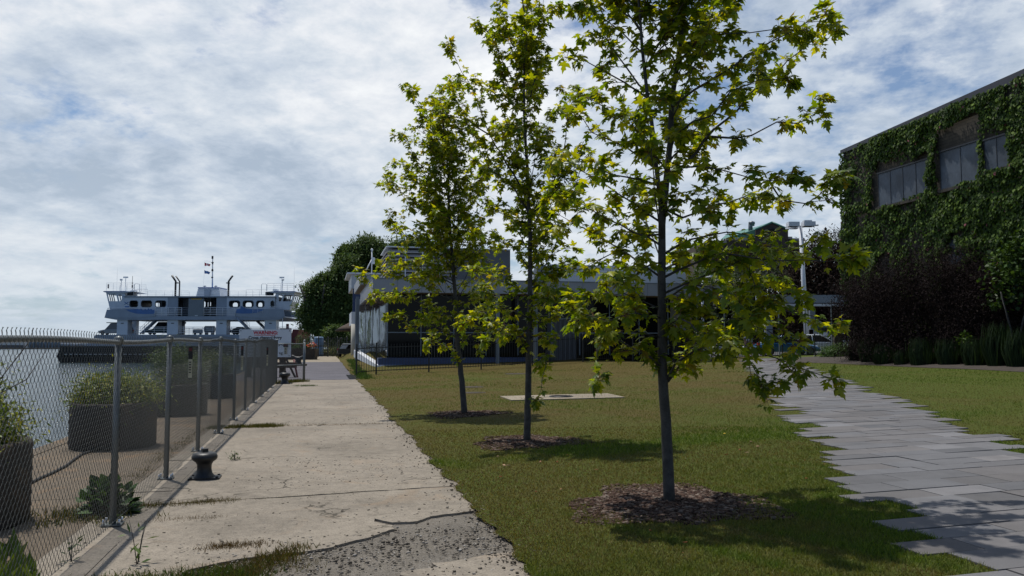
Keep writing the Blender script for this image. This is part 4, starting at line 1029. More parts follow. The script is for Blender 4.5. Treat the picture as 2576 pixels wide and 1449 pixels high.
for i, (a, b, c, d) in enumerate(near):
    m = MB(); r = .05
    m.tube([(a, .22, c+.2), (a, .22, d-.2), (a+.2, .22, d), (b-.2, .22, d), (b, .22, d-.2), (b, .22, c+.2), (b-.2, .22, c), (a+.2, .22, c), (a, .22, c+.2)], r, 4); w_ = m.build('window_frame', 'ferry_dark', fe)
    if i == 2:
        m = MB()
        for q in (.25, .4, .55): m.bx(a+(b-a)*q-.04, a+(b-a)*q+.04, .28, .34, c, d)
        m.build('mullion', 'ferry_dark', w_, split=True)
m = MB(); m.bx(fx(390), fx(2130), 0.1, BM-.1, fz(606), fz(598)); m.bx(fx(380), fx(2140), .05, BM-.05, fz(598), fz(592)); m.build('deckhouse_roof', 'ferry_grey', fe)
m = MB(); m.bx(fx(392), fx(398), .42, BM-.42, zb, fz(610)); m.build('cabin_partition', 'ferry_dark', fe)
m = MB()
for k in range(14): x = fx(470+k*118); m.bx(x, x+.9, 5, 5.6, zb, zb+.55)
m.build('bench_seat', 'ferry_dark', fe, split=True)
# recessed centre with doors
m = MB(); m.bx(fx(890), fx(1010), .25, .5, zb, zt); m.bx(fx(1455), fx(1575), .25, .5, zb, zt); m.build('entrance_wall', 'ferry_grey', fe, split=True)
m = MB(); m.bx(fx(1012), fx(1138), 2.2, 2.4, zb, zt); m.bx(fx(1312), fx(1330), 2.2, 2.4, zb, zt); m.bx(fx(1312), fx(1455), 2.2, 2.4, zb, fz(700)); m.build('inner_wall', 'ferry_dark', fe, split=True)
m = MB(); m.bx(fx(1140), fx(1312), -.02, .30, fz(826)+.02, fz(622)); gd = m.build('loading_door', 'steel_grey', fe)
m = MB(); m.bx(fx(1170), fx(1290), -.06, -.02, fz(630), fz(624)); m.build('warning_stripe', 'yellow', gd)
m = MB(); m.bx(fx(1220), fx(1252), -.12, -.02, fz(824), fz(816)); m.build('threshold_lamp', 'rail_white', gd)
railing(fx(757), fx(1065), fz(826), fz(727), -.05, 5, 1.1, .042); railing(fx(1320), fx(1680), fz(826), fz(727), -.05, 5, 1.1, .035)
railing(fx(1065), fx(1138), fz(826), fz(727), -.03, 5, .9, .02, 'ferry_grey')
railing(fx(215), fx(535), fz(745), fz(733), -.03, 1, 2.2, .045); railing(fx(2070), fx(2210), fz(745), fz(718), -.03, 1, 1., .035); railing(fx(1885), fx(2000), fz(790), fz(742), -.12, 2, .8, .02)
# blue wave artwork and emblem
m = MB()
art = [(420, 748), (470, 776), (540, 796), (640, 802), (740, 800), (757, 782), (752, 745), (735, 760), (712, 738), (700, 752), (680, 732), (668, 756), (645, 742), (620, 760), (600, 738), (575, 750), (560, 742), (500, 746)]
m.prism([(fx(a), fz(b)) for a, b in art], 'y', -.10, -.082)
art2 = [(1690, 788), (1760, 796), (1850, 794), (1950, 780), (2008, 755), (2004, 738), (1960, 744), (1900, 750), (1850, 742), (1800, 736), (1745, 705), (1740, 740), (1700, 745)]
m.prism([(fx(a), fz(b)) for a, b in art2], 'y', -.10, -.082); m.build('blue_artwork', 'blue_art', fe, split=True)
m = MB()
for a, b, c, d in ((395, 660, 440, 690), (395, 690, 440, 660)): m.tube([(fx(a), .22, fz(b)), (fx(c), .22, fz(d))], .05, 5)
m.bx(fx(400), fx(450), .22, .248, fz(722), fz(708)); m.build('blue_emblem', 'blue_art', fe)
# wheelhouses
def wheelhouse(s):
    X = (lambda x: fx(x)) if s > 0 else (lambda x: fx(2*1258-x)+.0)
    m = MB(); y0, y1 = .6, 5.2
    zr = fz(548)
    poly = [(X(165), zr), (X(385), zr), (X(385), fz(750)), (X(218), fz(750)), (X(196), fz(655))]
    # walls with an opening band: lower skirt, corner posts, top band
    def xa(y): return 165+(218-165)*(y-548)/(202.)
    m.prism([(X(xa(650)), fz(650)), (X(385), fz(650)), (X(385), fz(750)), (X(218), fz(750))], 'y', y0, y1)
    m.prism([(X(xa(548)), fz(548)), (X(385), fz(548)), (X(385), fz(572)), (X(xa(572)), fz(572))], 'y', y0, y1)
    for yy in (y0, y1-.15):
        for q0, q1 in ((0, 12), (112, 128), (178, 220)):
            m.prism([(X(xa(572)+q0), fz(572)), (X(xa(572)+q1), fz(572)), (X(xa(650)+q1 if q1 < 150 else 385), fz(650)), (X(xa(650)+q0 if q0 < 150 else xa(572)+q0), fz(650))], 'y', yy, yy+.15)
    wb = m.build('wheelhouse_wall', 'hull_white', fe)
    m = MB()
    for q in (28, 50, 72):
        m.prism([(X(xa(572)+q), fz(572)), (X(xa(572)+q+9), fz(572)), (X(xa(650)+q+9), fz(650)), (X(xa(650)+q), fz(650))], 'y', y0+.02, y0+.1)
        m.prism([(X(xa(572)+q), fz(572)), (X(xa(572)+q+9), fz(572)), (X(xa(650)+q+9), fz(650)), (X(xa(650)+q), fz(650))], 'y', y1-.1, y1-.02)
    m.build('window_bar', 'ferry_dark', wb, split=True)
    m = MB(); m.prism([(X(136), fz(540)), (X(165), fz(550)), (X(400), fz(550)), (X(500), fz(540)), (X(400), fz(532)), (X(170), fz(532))], 'y', y0-.3, y1+.3); m.build('wheelhouse_roof', 'hull_white', wb)
    m = MB(); m.bx(*sorted((X(150), X(400))), y0-.33, y0-.3, fz(539), fz(533)); m.build('roof_trim', 'blue_trim', wb)
    m = MB(); m.bx(*sorted((X(300), X(330))), 2.5, 3.2, fz(655), fz(605)); m.build('console', 'ferry_black', wb)
    x0, x1 = sorted((X(168), X(550)))
    if s > 0: railing(x0, X(485), fz(530), fz(437), y0, 4, 1.1, .022, parent=fe); railing(x0, X(485), fz(530), fz(437), y1, 4, 1.1, .022)
    else: railing(X(485), x1-.1, fz(530), fz(440), y0, 4, 1.1, .022); railing(X(485), x1-.1, fz(530), fz(440), y1, 4, 1.1, .022)
    m = MB(); m.tube([(X(492), y0, fz(530)), (X(492), y0, fz(455)), (X(505), y0, fz(445)), (X(540), y0, fz(445)), (X(552), y0, fz(455)), (X(552), y0, fz(575))], .045, 6); m.build('ladder_rail', 'rail_white', fe)
    m = MB(); m.tube([(X(342), 2, fz(530)), (X(342), 2, fz(375))], .05, 6); m.bx(X(342)-.38, X(342)+.38, 1.9, 2.1, fz(372), fz(355)); m.build('radar', 'rail_white', fe)
    m = MB(); m.tube([(X(318), 1.2, fz(530)), (X(318), 1.2, fz(400))], .055, 6); m.lathe([(0, -.18), (.2, -.15), (.24, .12), (0, .2)], (X(316), 1.2, fz(396)), 10); m.build('searchlight', 'rail_white', fe)
    if s > 0:
        m = MB(); m.tube([(X(434), 1.6, fz(530)), (X(434), 1.6, fz(350))], .035, 5); m.lathe([(.1, 0), (.1, .5)], (X(434), 1.6, fz(490)), 8); m.lathe([(.07, 0), (.07, .3)], (X(434), 1.6, fz(445)), 8); m.build('antenna', 'ferry_black', fe)
        m = MB(); m.tube([(X(241), 2, fz(530)), (X(241), 2, fz(240))], .016, 4); m.tube([(X(530), 2, fz(530)), (X(530), 2, fz(365))], .016, 4); m.build('antenna', 'rail_white', fe, split=True)
        m = MB(); m.lathe([(.55, 0), (.6, .15), (.4, .3), (0, .33)], (X(440), 2, fz(530)), 14); m.build('radome', 'rail_white', fe)
        m = MB(); m.lathe([(0, 0), (.12, .05), (.12, .7), (0, .75)], (X(176), 1, fz(500)), 8); m.build('signal_lamp', 'ferry_dark', fe)
    else:
        m = MB(); m.tube([(fx(2318), 2, fz(530)), (fx(2318), 2, fz(225))], .016, 4); m.build('antenna', 'rail_white', fe)
        m = MB(); m.lathe([(0, 0), (.14, .05), (.14, .5), (0, .55)], (fx(2354), 1, fz(495)), 8); m.tube([(fx(2330), 1, fz(497)), (fx(2354), 1, fz(490))], .03, 4); m.build('signal_lamp', 'rail_white', fe)
        m = MB(); m.bx(fx(2088), fx(2142), 1, 2, fz(526), fz(505)); m.build('roof_locker', 'rail_white', fe)
    a, b = sorted((X(420), X(500)))
    m = MB(); m.box(((a+b)/2, .8, (fz(543)+fz(580))/2), (b-a, .9, .52)); m.build('life_raft', 'ferry_black', fe)
wheelhouse(1); wheelhouse(-1)
# upper deck railing
railing(fx(500), fx(660), fz(598), fz(515), .15, 3, 1.2, .022); railing(fx(660), fx(1142), fz(598), fz(532), .15, 3, 1.5, .018); railing(fx(1425), fx(1800), fz(598), fz(532), .15, 3, 1.5, .016); railing(fx(1797), fx(2030), fz(598), fz(517), .15, 3, 1.3, .02)
railing(fx(500), fx(2030), fz(598), fz(532), BM-.2, 3, 1.8, .016)
# funnel
m = MB(); q = [(1158, 484), (1405, 484), (1432, 600), (1140, 600)]
zf0, zf1 = fz(600), fz(484)
m.add([(fx(1138), 3, zf0), (fx(1434), 3, zf0), (fx(1434), 7.5, zf0), (fx(1138), 7.5, zf0), (fx(1160), 3.3, zf1), (fx(1404), 3.3, zf1), (fx(1404), 7.2, zf1), (fx(1160), 7.2, zf1)], [(0, 1, 5, 4), (1, 2, 6, 5), (2, 3, 7, 6), (3, 0, 4, 7), (4, 5, 6, 7)]); fu = m.build('funnel', 'rail_white', fe)
m = MB()
for k in range(1, 6): m.bx(fx(1150), fx(1420), 2.98+.06*k-.1, 3.1, zf0+(zf1-zf0)*k/6-.01, zf0+(zf1-zf0)*k/6+.01)
m.build('panel_joint', 'ferry_grey', fu)
m = MB(); m.bx(fx(1157), fx(1407), 3.2, 7.3, zf1, fz(473)); m.build('blue_band', 'blue_trim', fu)
m = MB(); m.bx(fx(1243), fx(1307), 2.85, 3.2, zf0, fz(497)); m.build('door', 'ferry_grey', fu)
for x in (1218, 1350):
    m = MB(); m.tube([(fx(x), 4, fz(473)), (fx(x), 4, fz(455))], .05, 5); m.lathe([(.05, 0), (.18, .02), (.18, .12), (.05, .14)], (fx(x), 4, fz(460)), 8); m.tube([(fx(x)-.25, 4, fz(460)), (fx(x)+.25, 4, fz(458))], .06, 5); m.build('horn', 'ferry_grey', fu)
# exhausts
for s in (1, -1):
    X = (lambda x: fx(x)) if s > 0 else (lambda x: fx(2466-x))
    for a, tx, ty in ((922, 876, 340), (944, 898, 342)):
        m = MB(); m.tube([(X(a), 2.2+.004*(a-922)*10, fz(600)), (X(a), 2.2+.04*(a-922), fz(408)), (X(tx), 2.2+.04*(a-922), fz(ty))], .17 if a == 922 else .12, 8); m.build('exhaust_pipe', 'black_paint', fe)
    m = MB(); m.box((X(933), 2.4, fz(427)), (.5, .5, .16)); m.prism([(X(905), fz(600)), (X(968), fz(603)), (X(950), fz(580)), (X(915), fz(592))], 'y', 2, 3); m.build('exhaust_bracket', 'black_paint', fe, split=True)
# mast and flags
m = MB(); m.tube([(fx(1284), 5, fz(470)), (fx(1278), 5, fz(120)), (fx(1276), 5, fz(85))], [.12, .07, .05], 8)
for k in range(26):
    z = fz(460-k*13.5); m.tube([(fx(1283)-.18, 5, z), (fx(1283)+.10, 5, z)], .014, 4)
ms_ = m.build('mast', 'rail_white', fe)
m = MB()
for y, w in ((100, .28), (165, .42), (180, .3), (250, .35), (265, .42), (345, .4), (352, .25)): m.lathe([(.04, -.08), (w*.45, -.08), (w*.45, .08), (.04, .08)], (fx(1279), 5, fz(y)), 8)
m.bx(fx(1267), fx(1285), 4.9, 5.1, fz(120), fz(86)); m.build('mast_lamp', 'ferry_black', ms_, split=True)
m = MB(); m.tube([(fx(1278), 5, fz(170)), (fx(1228), 5, fz(146)), (fx(1181), 5, fz(146))], .022, 4); m.tube([(fx(1181), 5, fz(146)), (fx(1181), 5, fz(330)), (fx(1172), 5, fz(460))], .010, 4); m.build('halyard', 'rail_white', ms_)
def flag(pts, mats, name, facem):
    mb = MB(); nx_, nz_ = 8, 4; V_ = []
    (ax, ay), (bx_, by), (cx_, cy_), (dx_, dy_) = pts
    for i in range(nx_+1):
        s_ = i/nx_
        for j in range(nz_+1):
            t_ = j/nz_; x = (ax*(1-s_)+bx_*s_)*(1-t_)+(dx_*(1-s_)+cx_*s_)*t_; y = (ay*(1-s_)+by*s_)*(1-t_)+(dy_*(1-s_)+cy_*s_)*t_
            V_.append((fx(x), 5+.12*math.sin(s_*7+t_), fz(y+2.*math.sin(s_*8))))
    fs = [(i*(nz_+1)+j, i*(nz_+1)+j+1, (i+1)*(nz_+1)+j+1, (i+1)*(nz_+1)+j) for i in range(nx_) for j in range(nz_)]
    mb.add(V_, fs); mb.m = [facem(i, j) for i in range(nx_) for j in range(nz_)]
    return mb.build(name, mats, fe, fix=False)
flag([(1182, 165), (1254, 186), (1240, 208), (1182, 206)], ('red', 'rail_white'), 'red_white_flag', lambda i, j: 1 if 2 <= i <= 5 and not (i in (3, 4) and j in (1, 2)) else 0)
flag([(1182, 258), (1252, 280), (1238, 306), (1182, 297)], ('blue_art', 'rail_white'), 'blue_flag', lambda i, j: 0)
# stairs
def stair(x0, y0, x1, y1, yd, w=.9, n=11):
    mb = MB(); a = Vector((fx(x0), yd, fz(y0))); b = Vector((fx(x1), yd, fz(y1)))
    for off in (0, w):
        d = Vector((0, off, 0)); mb.tube([a+d, b+d], .14, 4)
        for hh in (.5, 1.0): mb.tube([a+d+Vector((0, 0, hh)), b+d+Vector((0, 0, hh))], .025, 4)
        for k in range(5): p = a.lerp(b, k/4)+d; mb.tube([p, p+Vector((0, 0, 1.))], .022, 4)
    for k in range(n): p = a.lerp(b, (k+.5)/n)+Vector((0, w/2, .05)); mb.box(p, (.28, w, .04))
    return mb.build('stair', 'ferry_grey', fe)
stair(755, 850, 565, 1030, .9); stair(885, 882, 760, 1010, 7.5); stair(1685, 835, 1830, 975, -.0); stair(1740, 850, 1900, 1000, 8.)
m = MB(); m.tube([(fx(2165), .5, fz(1030)), (fx(2165), .5, fz(868))], .05, 5); m.tube([(fx(2228), .0, fz(990)), (fx(2228), .0, fz(845))], .05, 5); m.build('stanchion', 'rail_white', fe, split=True)

def on_ferry(x, y, z): return fe.matrix_basis @ Vector((x, y, z))
def fworld(x, yd, y):
    p = Vector((fx(x), yd, fz(y))); return Vector((FX0, D, -1.6))+Matrix.Rotation(R(1.), 3, 'Z')@p
# people on the ferry
person('person', 'person in blue overalls at the rail, left of the ferry grey central door', fworld(944, 1.0, 826), R(10), (.02, .05, .35), (.02, .04, .25), H=1.75)
person('person', 'taller person in blue at the ferry rail, nearest the central door', fworld(985, .9, 826), R(-15), (.03, .07, .42), (.02, .05, .30), H=1.85)
person('person', 'dark clothed person at the ferry rail, right of the central door', fworld(1483, 1.0, 826), 0, (.01, .01, .015), (.01, .01, .012), H=1.8)

# ================================================================== CARS
def car(lab, loc, rz, paint, L=4.5, H=1.45, Wd=1.78, suv=False, group='cars parked beyond the black fence', cat='car', tail=False):
    o = thing('parked_car', lab, cat, loc, rz, group)
    hb = .30; belt = .92 if not suv else 1.02; hl = L/2; w = Wd/2
    st = [(-hl, .42, .62, .80), (-hl+.12, .34, .80, .92), (-hl+.6, .28, belt-.02, 1.), (-hl+1.3, .26, belt, 1.), (0, .26, belt, 1.), (hl-1.6, .26, belt-.02, 1.), (hl-1.1, .27, belt-.10, .99), (hl-.4, .30, belt-.22, .95), (hl-.08, .36, .62, .86), (hl, .42, .56, .80)]
    m = MB(); vs = []
    for x, z0, z1, k in st:
        zm = z0+(z1-z0)*.55
        vs += [(x, -w*k*.93, z0), (x, -w*k, zm), (x, -w*k*.95, z1-.05), (x, -w*k*.86, z1), (x, w*k*.86, z1), (x, w*k*.95, z1-.05), (x, w*k, zm), (x, w*k*.93, z0)]
    n = 8; fs = [(i*n+j, i*n+(j+1) % n, (i+1)*n+(j+1) % n, (i+1)*n+j) for i in range(len(st)-1) for j in range(n)]+[tuple(range(n))[::-1], tuple((len(st)-1)*n+j for j in range(n))]
    m.add(vs, fs, 0, False); body = m.build('body', paint, o)
    rb = -hl+(.25 if suv else .55); r0 = -hl+(.6 if suv else 1.25); r1 = hl-(2.1 if suv else 2.25); rf = hl-(1.25 if suv else 1.15)
    m = MB(); kt = .76
    pr = [(rb, belt-.04), (r0, H-.06), (r1, H-.06), (rf, belt-.12)]
    vs = [(x, s*w*(.90 if z < H-.1 else kt), z) for x, z in pr for s in (-1, 1)]
    m.add(vs, [(0, 2, 3, 1), (2, 4, 5, 3), (4, 6, 7, 5), (0, 1, 7, 6), (0, 6, 4, 2), (1, 3, 5, 7)]); m.build('windows', 'car_glass', o)
    m = MB(); m.add([(r0-.12, -w*kt-.01, H-.07), (r0-.12, w*kt+.01, H-.07), (r1+.1, w*kt+.01, H-.07), (r1+.1, -w*kt-.01, H-.07), (r0+.1, -w*kt*.85, H), (r0+.1, w*kt*.85, H), (r1-.15, w*kt*.85, H), (r1-.15, -w*kt*.85, H)], [(0, 1, 2, 3), (4, 5, 6, 7), (0, 4, 5, 1), (1, 5, 6, 2), (2, 6, 7, 3), (3, 7, 4, 0)])
    for s in (-1, 1):
        yb, yt = s*w*.905, s*(w*kt+.004)
        m.tube([(rf+.02, yb, belt-.10), (r1, yt, H-.05), (r0, yt, H-.05), (rb, yb, belt-.03)], .035, 5)
        xm = (r0+r1)/2; m.tube([(xm, yb, belt-.03), (xm-.05, yt, H-.05)], .035, 5)
    m.build('roof', paint, o)
    for sx in (-hl+.85, hl-.85):
        for s in (-1, 1):
            m = MB(); y = s*(w-.09); prof = [(.20, -.10), (.31, -.09), (.33, -.04), (.33, .04), (.31, .09), (.20, .10)]
            n_ = 20; vs = [(sx+r*math.cos(2*math.pi*k/n_), y+yy, .33+r*math.sin(2*math.pi*k/n_)) for r, yy in prof for k in range(n_)]
            m.add(vs, [(i*n_+k, i*n_+(k+1) % n_, (i+1)*n_+(k+1) % n_, (i+1)*n_+k) for i in range(5) for k in range(n_)], 0, True)
            wh = m.build('wheel', 'rubber', o)
            m = MB(); vs = [(sx+r*math.cos(2*math.pi*k/n_), y+s*yy, .33+r*math.sin(2*math.pi*k/n_)) for r, yy in ((.21, .08), (.06, .06)) for k in range(n_)]
            m.add(vs, [(k, (k+1) % n_, n_+(k+1) % n_, n_+k) for k in range(n_)]+[tuple(n_+k for k in range(n_))]); m.build('rim', 'galvanised', wh)
    for s in (-1, 1):
        m = MB(); m.box((hl-.16, s*w*.66, .66), (.24, .36, .13)); m.build('headlight', 'sign_white', o)
        m = MB(); m.box((-hl+.10, s*w*.72, .82), (.16, .28, .18)); m.build('tail_light', 'red', o)
        m = MB(); m.box((rf-.25, s*(w+.06), belt+.02), (.16, .16, .12)); m.build('mirror', paint, o)
    m = MB(); m.bx(hl-.02, hl+.03, -.5, .5, .36, .56); m.build('grille', 'black_paint', o)
    return o
def cpos(px, Y): d = ray(px, 862); x = d.x/d.y*Y; return Vector((x, Y, gz(x, Y)+.045))
car('white sedan parked rightmost behind the black fence, long dark side window', cpos(2052, 60.5), R(0), 'paint_white', L=4.7, H=1.46)
car('blue sedan parked nose right just in front of the white sedan', cpos(1976, 58.6), R(2), 'paint_blue', L=4.6, H=1.42)
car('white sport utility car seen right of the nearest maple trunk, left of the stone pillar', cpos(1672, 62.), R(200), 'paint_white', L=4.6, H=1.75, suv=True)
car('white car parked low behind the fence just right of the stone pillar', cpos(1800, 62.), R(-6), 'paint_white', L=4.5, H=1.42)
car('pale car seen far right past the grey gateway leg', cpos(2140, 66), R(0), 'paint_white', L=4.6, H=1.5)
car('small dark car parked at the end of the grass bank', onfar(884, 88, .1), R(80), 'paint_dark', L=4.2, H=1.45, group='cars at the path end')
# vehicles on the ferry
car('dark green van standing on the ferry deck behind the left stair', fworld(690, 5.5, 1036), R(181), 'paint_green', L=5.2, H=2.15, suv=True, group='vehicles on the ferry')
o = car('long green-roofed van at the left end of the ferry deck', fworld(150, 5.0, 1040), R(181), 'steel_grey', L=5.4, H=2.0, suv=True, group='vehicles on the ferry', cat='van')
m = MB(); m.bx(-2.5, 1.3, -.8, .8, 2.0, 2.12); m.build('roof_rack', 'paint_green', o)
car('dark low car on the ferry deck near the right pillar', fworld(1650, 6, 1036), R(1), 'paint_dark', L=4.4, H=1.3, group='vehicles on the ferry')
for x, w_, lab in ((1150, 55, 'pale horizontal tank standing left on the open middle of the ferry deck'), (1290, 60, 'larger white tank in a frame at the middle of the ferry deck')):
    h_ = .55 if x == 1150 else .9; o = thing('tank', lab, 'tank', fworld(x, 4., 1036)); wl_ = fx(x+w_)-fx(x)
    m = MB(); n_ = 16; m.tube([(-wl_, 0, h_), (-wl_*.9, 0, h_), (wl_*.9, 0, h_), (wl_, 0, h_)], [h_*.5, h_*.62, h_*.62, h_*.5], n_); m.build('vessel', 'fascia_light', o)
    m = MB()
    for q in (-.6, .6): m.box((q*wl_, 0, h_*.2), (.15, h_*1.4, h_*.4)); m.tube([(q*wl_, -h_*.66, 0), (q*wl_, -h_*.66, h_*1.6)], .03, 4)
    m.build('cradle', 'steel_grey', o)

# ================================================================== RESTAURANT BUILDING
rb = thing('waterfront_building', 'low modern grey restaurant building with dark glass, louvred roof plant and sloping canopies', 'building', UV(46, 4, 0)); RO = rb.location
def L(u, v, z=0.): return UV(u, v, z)-RO
def uvbox(mb, u0, u1, v0, v1, z0, z1, mi=0):
    c = [L(u0, v0), L(u1, v0), L(u1, v1), L(u0, v1)]
    return mb.add([(p.x, p.y, z0) for p in c]+[(p.x, p.y, z1) for p in c], [(0, 1, 2, 3), (4, 5, 6, 7), (0, 1, 5, 4), (1, 2, 6, 5), (2, 3, 7, 6), (3, 0, 4, 7)], mi)
def uw(px, py, Y):
    p = atY(px, py, Y); return (*toUV(p.x, p.y), p.z)
u_c, v_c, z_b = uw(937.4, 734.1, 44.2)      # canopy corner
z_t = atY(937, 701, 44.2).z
v_r = uw(1712, 734, 55)[1]
# front fascia and roof slab
m = MB(); uvbox(m, u_c, u_c+15, v_c, v_r, z_b, z_t); m.build('roof_fascia', 'fascia', rb)
m = MB()
for k in range(1, 18): uvbox(m, u_c-.012, u_c, v_c+k*1.35-.012, v_c+k*1.35+.012, z_b+.02, z_t-.02)
uvbox(m, u_c-.03, u_c+15, v_c-.03, v_r+.03, z_t, z_t+.05)
for k in range(1, 11): uvbox(m, u_c+k*1.35-.012, u_c+k*1.35+.012, v_c-.012, v_c, z_b+.02, z_t-.02)
m.build('panel_joint', 'steel_grey', rb)
m = MB(); uvbox(m, u_c+.15, u_c+14.9, v_c+.15, v_r, z_b-.03, z_b-.004); m.build('soffit', 'soffit', rb)
# glazed front
uf, vf, _ = uw(973, 862, 45.6)
zg = gz(UV(uf, vf+1).x, UV(uf, vf+1).y)
m = MB(); uvbox(m, uf, u_c+15, vf, v_r-3, 0, z_b-.03); m.build('dark_glazing', 'dark_glass', rb)
m = MB()
for k in range(0, 17): uvbox(m, uf-.06, uf-.003, vf+k*1.9, vf+k*1.9+.05, .9, z_b-.04)
uvbox(m, uf-.05, uf-.002, vf, v_r-3, 2.2, 2.26); m.build('mullion', 'steel_grey', rb, split=True)
for px in (1250, 1345):
    m = MB(); a = uw(px, 862, 45.); uvbox(m, a[0]-.3, a[0]-.15, a[1]-.1, a[1]+.1, .2, z_b-.03); m.build('column', 'steel_grey', rb)
m = MB(); uvbox(m, uf-1.2, uf-.07, vf-.55, vf+9., .2, .80); m.build('blue_plinth', 'blue_tile', rb)
m = MB(); uvbox(m, uf-1.26, uf-1.2, vf-.6, vf+9., .2, .42); m.build('white_kerb', 'rail_white', rb)
# sloped side kerb
m = MB(); a, b = L(uf-1.26, vf-.62), L(60, 2.2)
m.add([(a.x, a.y, .2), (a.x+.35, a.y, .2), (b.x+.35, b.y, .6), (b.x, b.y, .6), (a.x, a.y, .42), (a.x+.35, a.y, .42), (b.x+.35, b.y, 1.12), (b.x, b.y, 1.12)], [(0, 1, 2, 3), (4, 5, 6, 7), (0, 1, 5, 4), (1, 2, 6, 5), (2, 3, 7, 6), (3, 0, 4, 7)]); m.build('side_kerb', 'rail_white', rb)
# set-back mirror glass
ub_ = uw(905, 767, 59.)[0]; va, vb_ = uw(901, 767, 59.)[1], vf+1.
m = MB(); uvbox(m, ub_, ub_+.2, va-.2, vb_+.6, .3, z_b+.4); m.build('mirror_glazing', 'mirror_glass', rb)
m = MB()
for q in (.25, .5, .75): uvbox(m, ub_-.05, ub_-.002, va+(vb_-va)*q, va+(vb_-va)*q+.05, .9, z_b)
m.build('mullion', 'fascia_light', rb, split=True)
# outer canopy volume behind, further to the water
uo, vo_, zo0 = uw(877+3, 734-0, 55.); 
def r3(x, y, Y): return uw((1100+x/2.07)*.629, (900+y/2.07)*.629, Y)
c0 = r3(706, 490, 58.); c1 = r3(706, 403, 58.)
m = MB(); uvbox(m, c0[0], c0[0]+12, c0[1], c0[1]+6, c0[2], c1[2]); m.build('rear_canopy', 'fascia', rb)
m = MB(); uvbox(m, c0[0]+.1, c0[0]+11.9, c0[1]+.1, c0[1]+6, c0[2]-.03, c0[2]-.003); m.build('rear_soffit', 'soffit', rb)
d0 = r3(632, 525, 72.); d1 = r3(632, 405, 72.)
m = MB(); uvbox(m, d0[0], d0[0]+8, d0[1], d0[1]+10, d0[2], d1[2]); m.build('upper_volume', 'fascia_light', rb)
m = MB(); uvbox(m, d0[0]-.3, d0[0]+8, d0[1]-.4, d0[1]+10, d1[2], d1[2]+.12); m.build('upper_roof_edge', 'rail_white', rb)
e0 = r3(632, 828, 72.); e1 = r3(632, 718, 72.)
m = MB(); uvbox(m, e0[0], e0[0]+6, e0[1], e0[1]+1.3, e0[2], e1[2]); m.build('white_box', 'rail_white', rb)
m = MB(); uvbox(m, e0[0]+.2, e0[0]+.5, e0[1]+.1, e0[1]+.12+1., e1[2], d0[2]+.3); m.build('blue_window', 'blue_tile', rb)
a = r3(657, 1000, 72.); m = MB(); m.tube([L(a[0], a[1], 0), L(a[0], a[1], e0[2]+.1)], .32, 12); m.build('round_column', 'cream', rb)
a = r3(679, 1000, 57.); m = MB(); uvbox(m, a[0]-.1, a[0]+.1, a[1]-.12, a[1]+.12, 0, r3(679, 628, 57.)[2]+.3); m.build('column', 'steel_grey', rb)
# roof mast
a = r3(800, 380, 62.); m = MB(); p = L(a[0], a[1], a[2]-.3); m.tube([p, p+Vector((0, 0, 1.9))], .045, 6); m.tube([p+Vector((-.6, 0, 0)), p+Vector((0, 0, 1.2))], .04, 5); m.box(p+Vector((.1, 0, 1.1)), (.2, .2, .5)); m.lathe([(0, 0), (.1, .06), (.08, .16), (0, .22)], p+Vector((0, 0, 1.85)), 8); m.build('weather_mast', 'rail_white', rb)
# louvred roof plant
Yp = 49.
l0 = uw(975, 699, Yp); l1 = uw(975, 621.5, Yp); rgt = uw(1268, 699, Yp+3.5)[1]; zl, zh = l0[2]-.2, l1[2]; du = 5.
xs = uw(1142, 660, Yp+2)[1]
m = MB(); uvbox(m, l0[0]+.25, l0[0]+du-.25, l0[1]+.25, xs, zl, zh-.1); m.build('plant_core', 'ferry_dark', rb)
m = MB(); k = 0; z = zl+.12
while z < zh-.2:
    # angled blades: front and side
    for (ua, ub2, va2, vb2) in ((l0[0], l0[0]+.16, l0[1]-.02, xs),):
        c = [L(ua-.06, va2), L(ua-.06, vb2), L(ub2, vb2), L(ub2, va2)]
        m.add([(c[0].x, c[0].y, z), (c[1].x, c[1].y, z), (c[2].x, c[2].y, z+.15), (c[3].x, c[3].y, z+.15), (c[0].x, c[0].y, z+.05), (c[1].x, c[1].y, z+.05), (c[2].x, c[2].y, z+.20), (c[3].x, c[3].y, z+.20)], [(0, 1, 2, 3), (4, 5, 6, 7), (0, 1, 5, 4), (1, 2, 6, 5), (2, 3, 7, 6), (3, 0, 4, 7)])
    c = [L(l0[0], l0[1]-.08), L(l0[0]+du, l0[1]-.08), L(l0[0]+du, l0[1]+.16), L(l0[0], l0[1]+.16)]
    m.add([(c[0].x, c[0].y, z), (c[1].x, c[1].y, z), (c[2].x, c[2].y, z+.15), (c[3].x, c[3].y, z+.15), (c[0].x, c[0].y, z+.05), (c[1].x, c[1].y, z+.05), (c[2].x, c[2].y, z+.20), (c[3].x, c[3].y, z+.20)], [(0, 1, 2, 3), (4, 5, 6, 7), (0, 1, 5, 4), (1, 2, 6, 5), (2, 3, 7, 6), (3, 0, 4, 7)])
    z += .235
m.build('louvre_blades', 'louvre', rb)
m = MB()
for vv in np.linspace(l0[1], xs, 5)[1:-1]: uvbox(m, l0[0]-.09, l0[0]-.06, vv-.03, vv+.03, zl, zh)
uvbox(m, l0[0]-.1, l0[0]+du, l0[1]-.1, rgt, zh, zh+.06); m.build('plant_frame', 'rail_white', rb)
m = MB(); uvbox(m, l0[0], l0[0]+du, xs+.02, rgt, zl, zh); m.build('dark_plant_wall', 'screen_grey', rb)
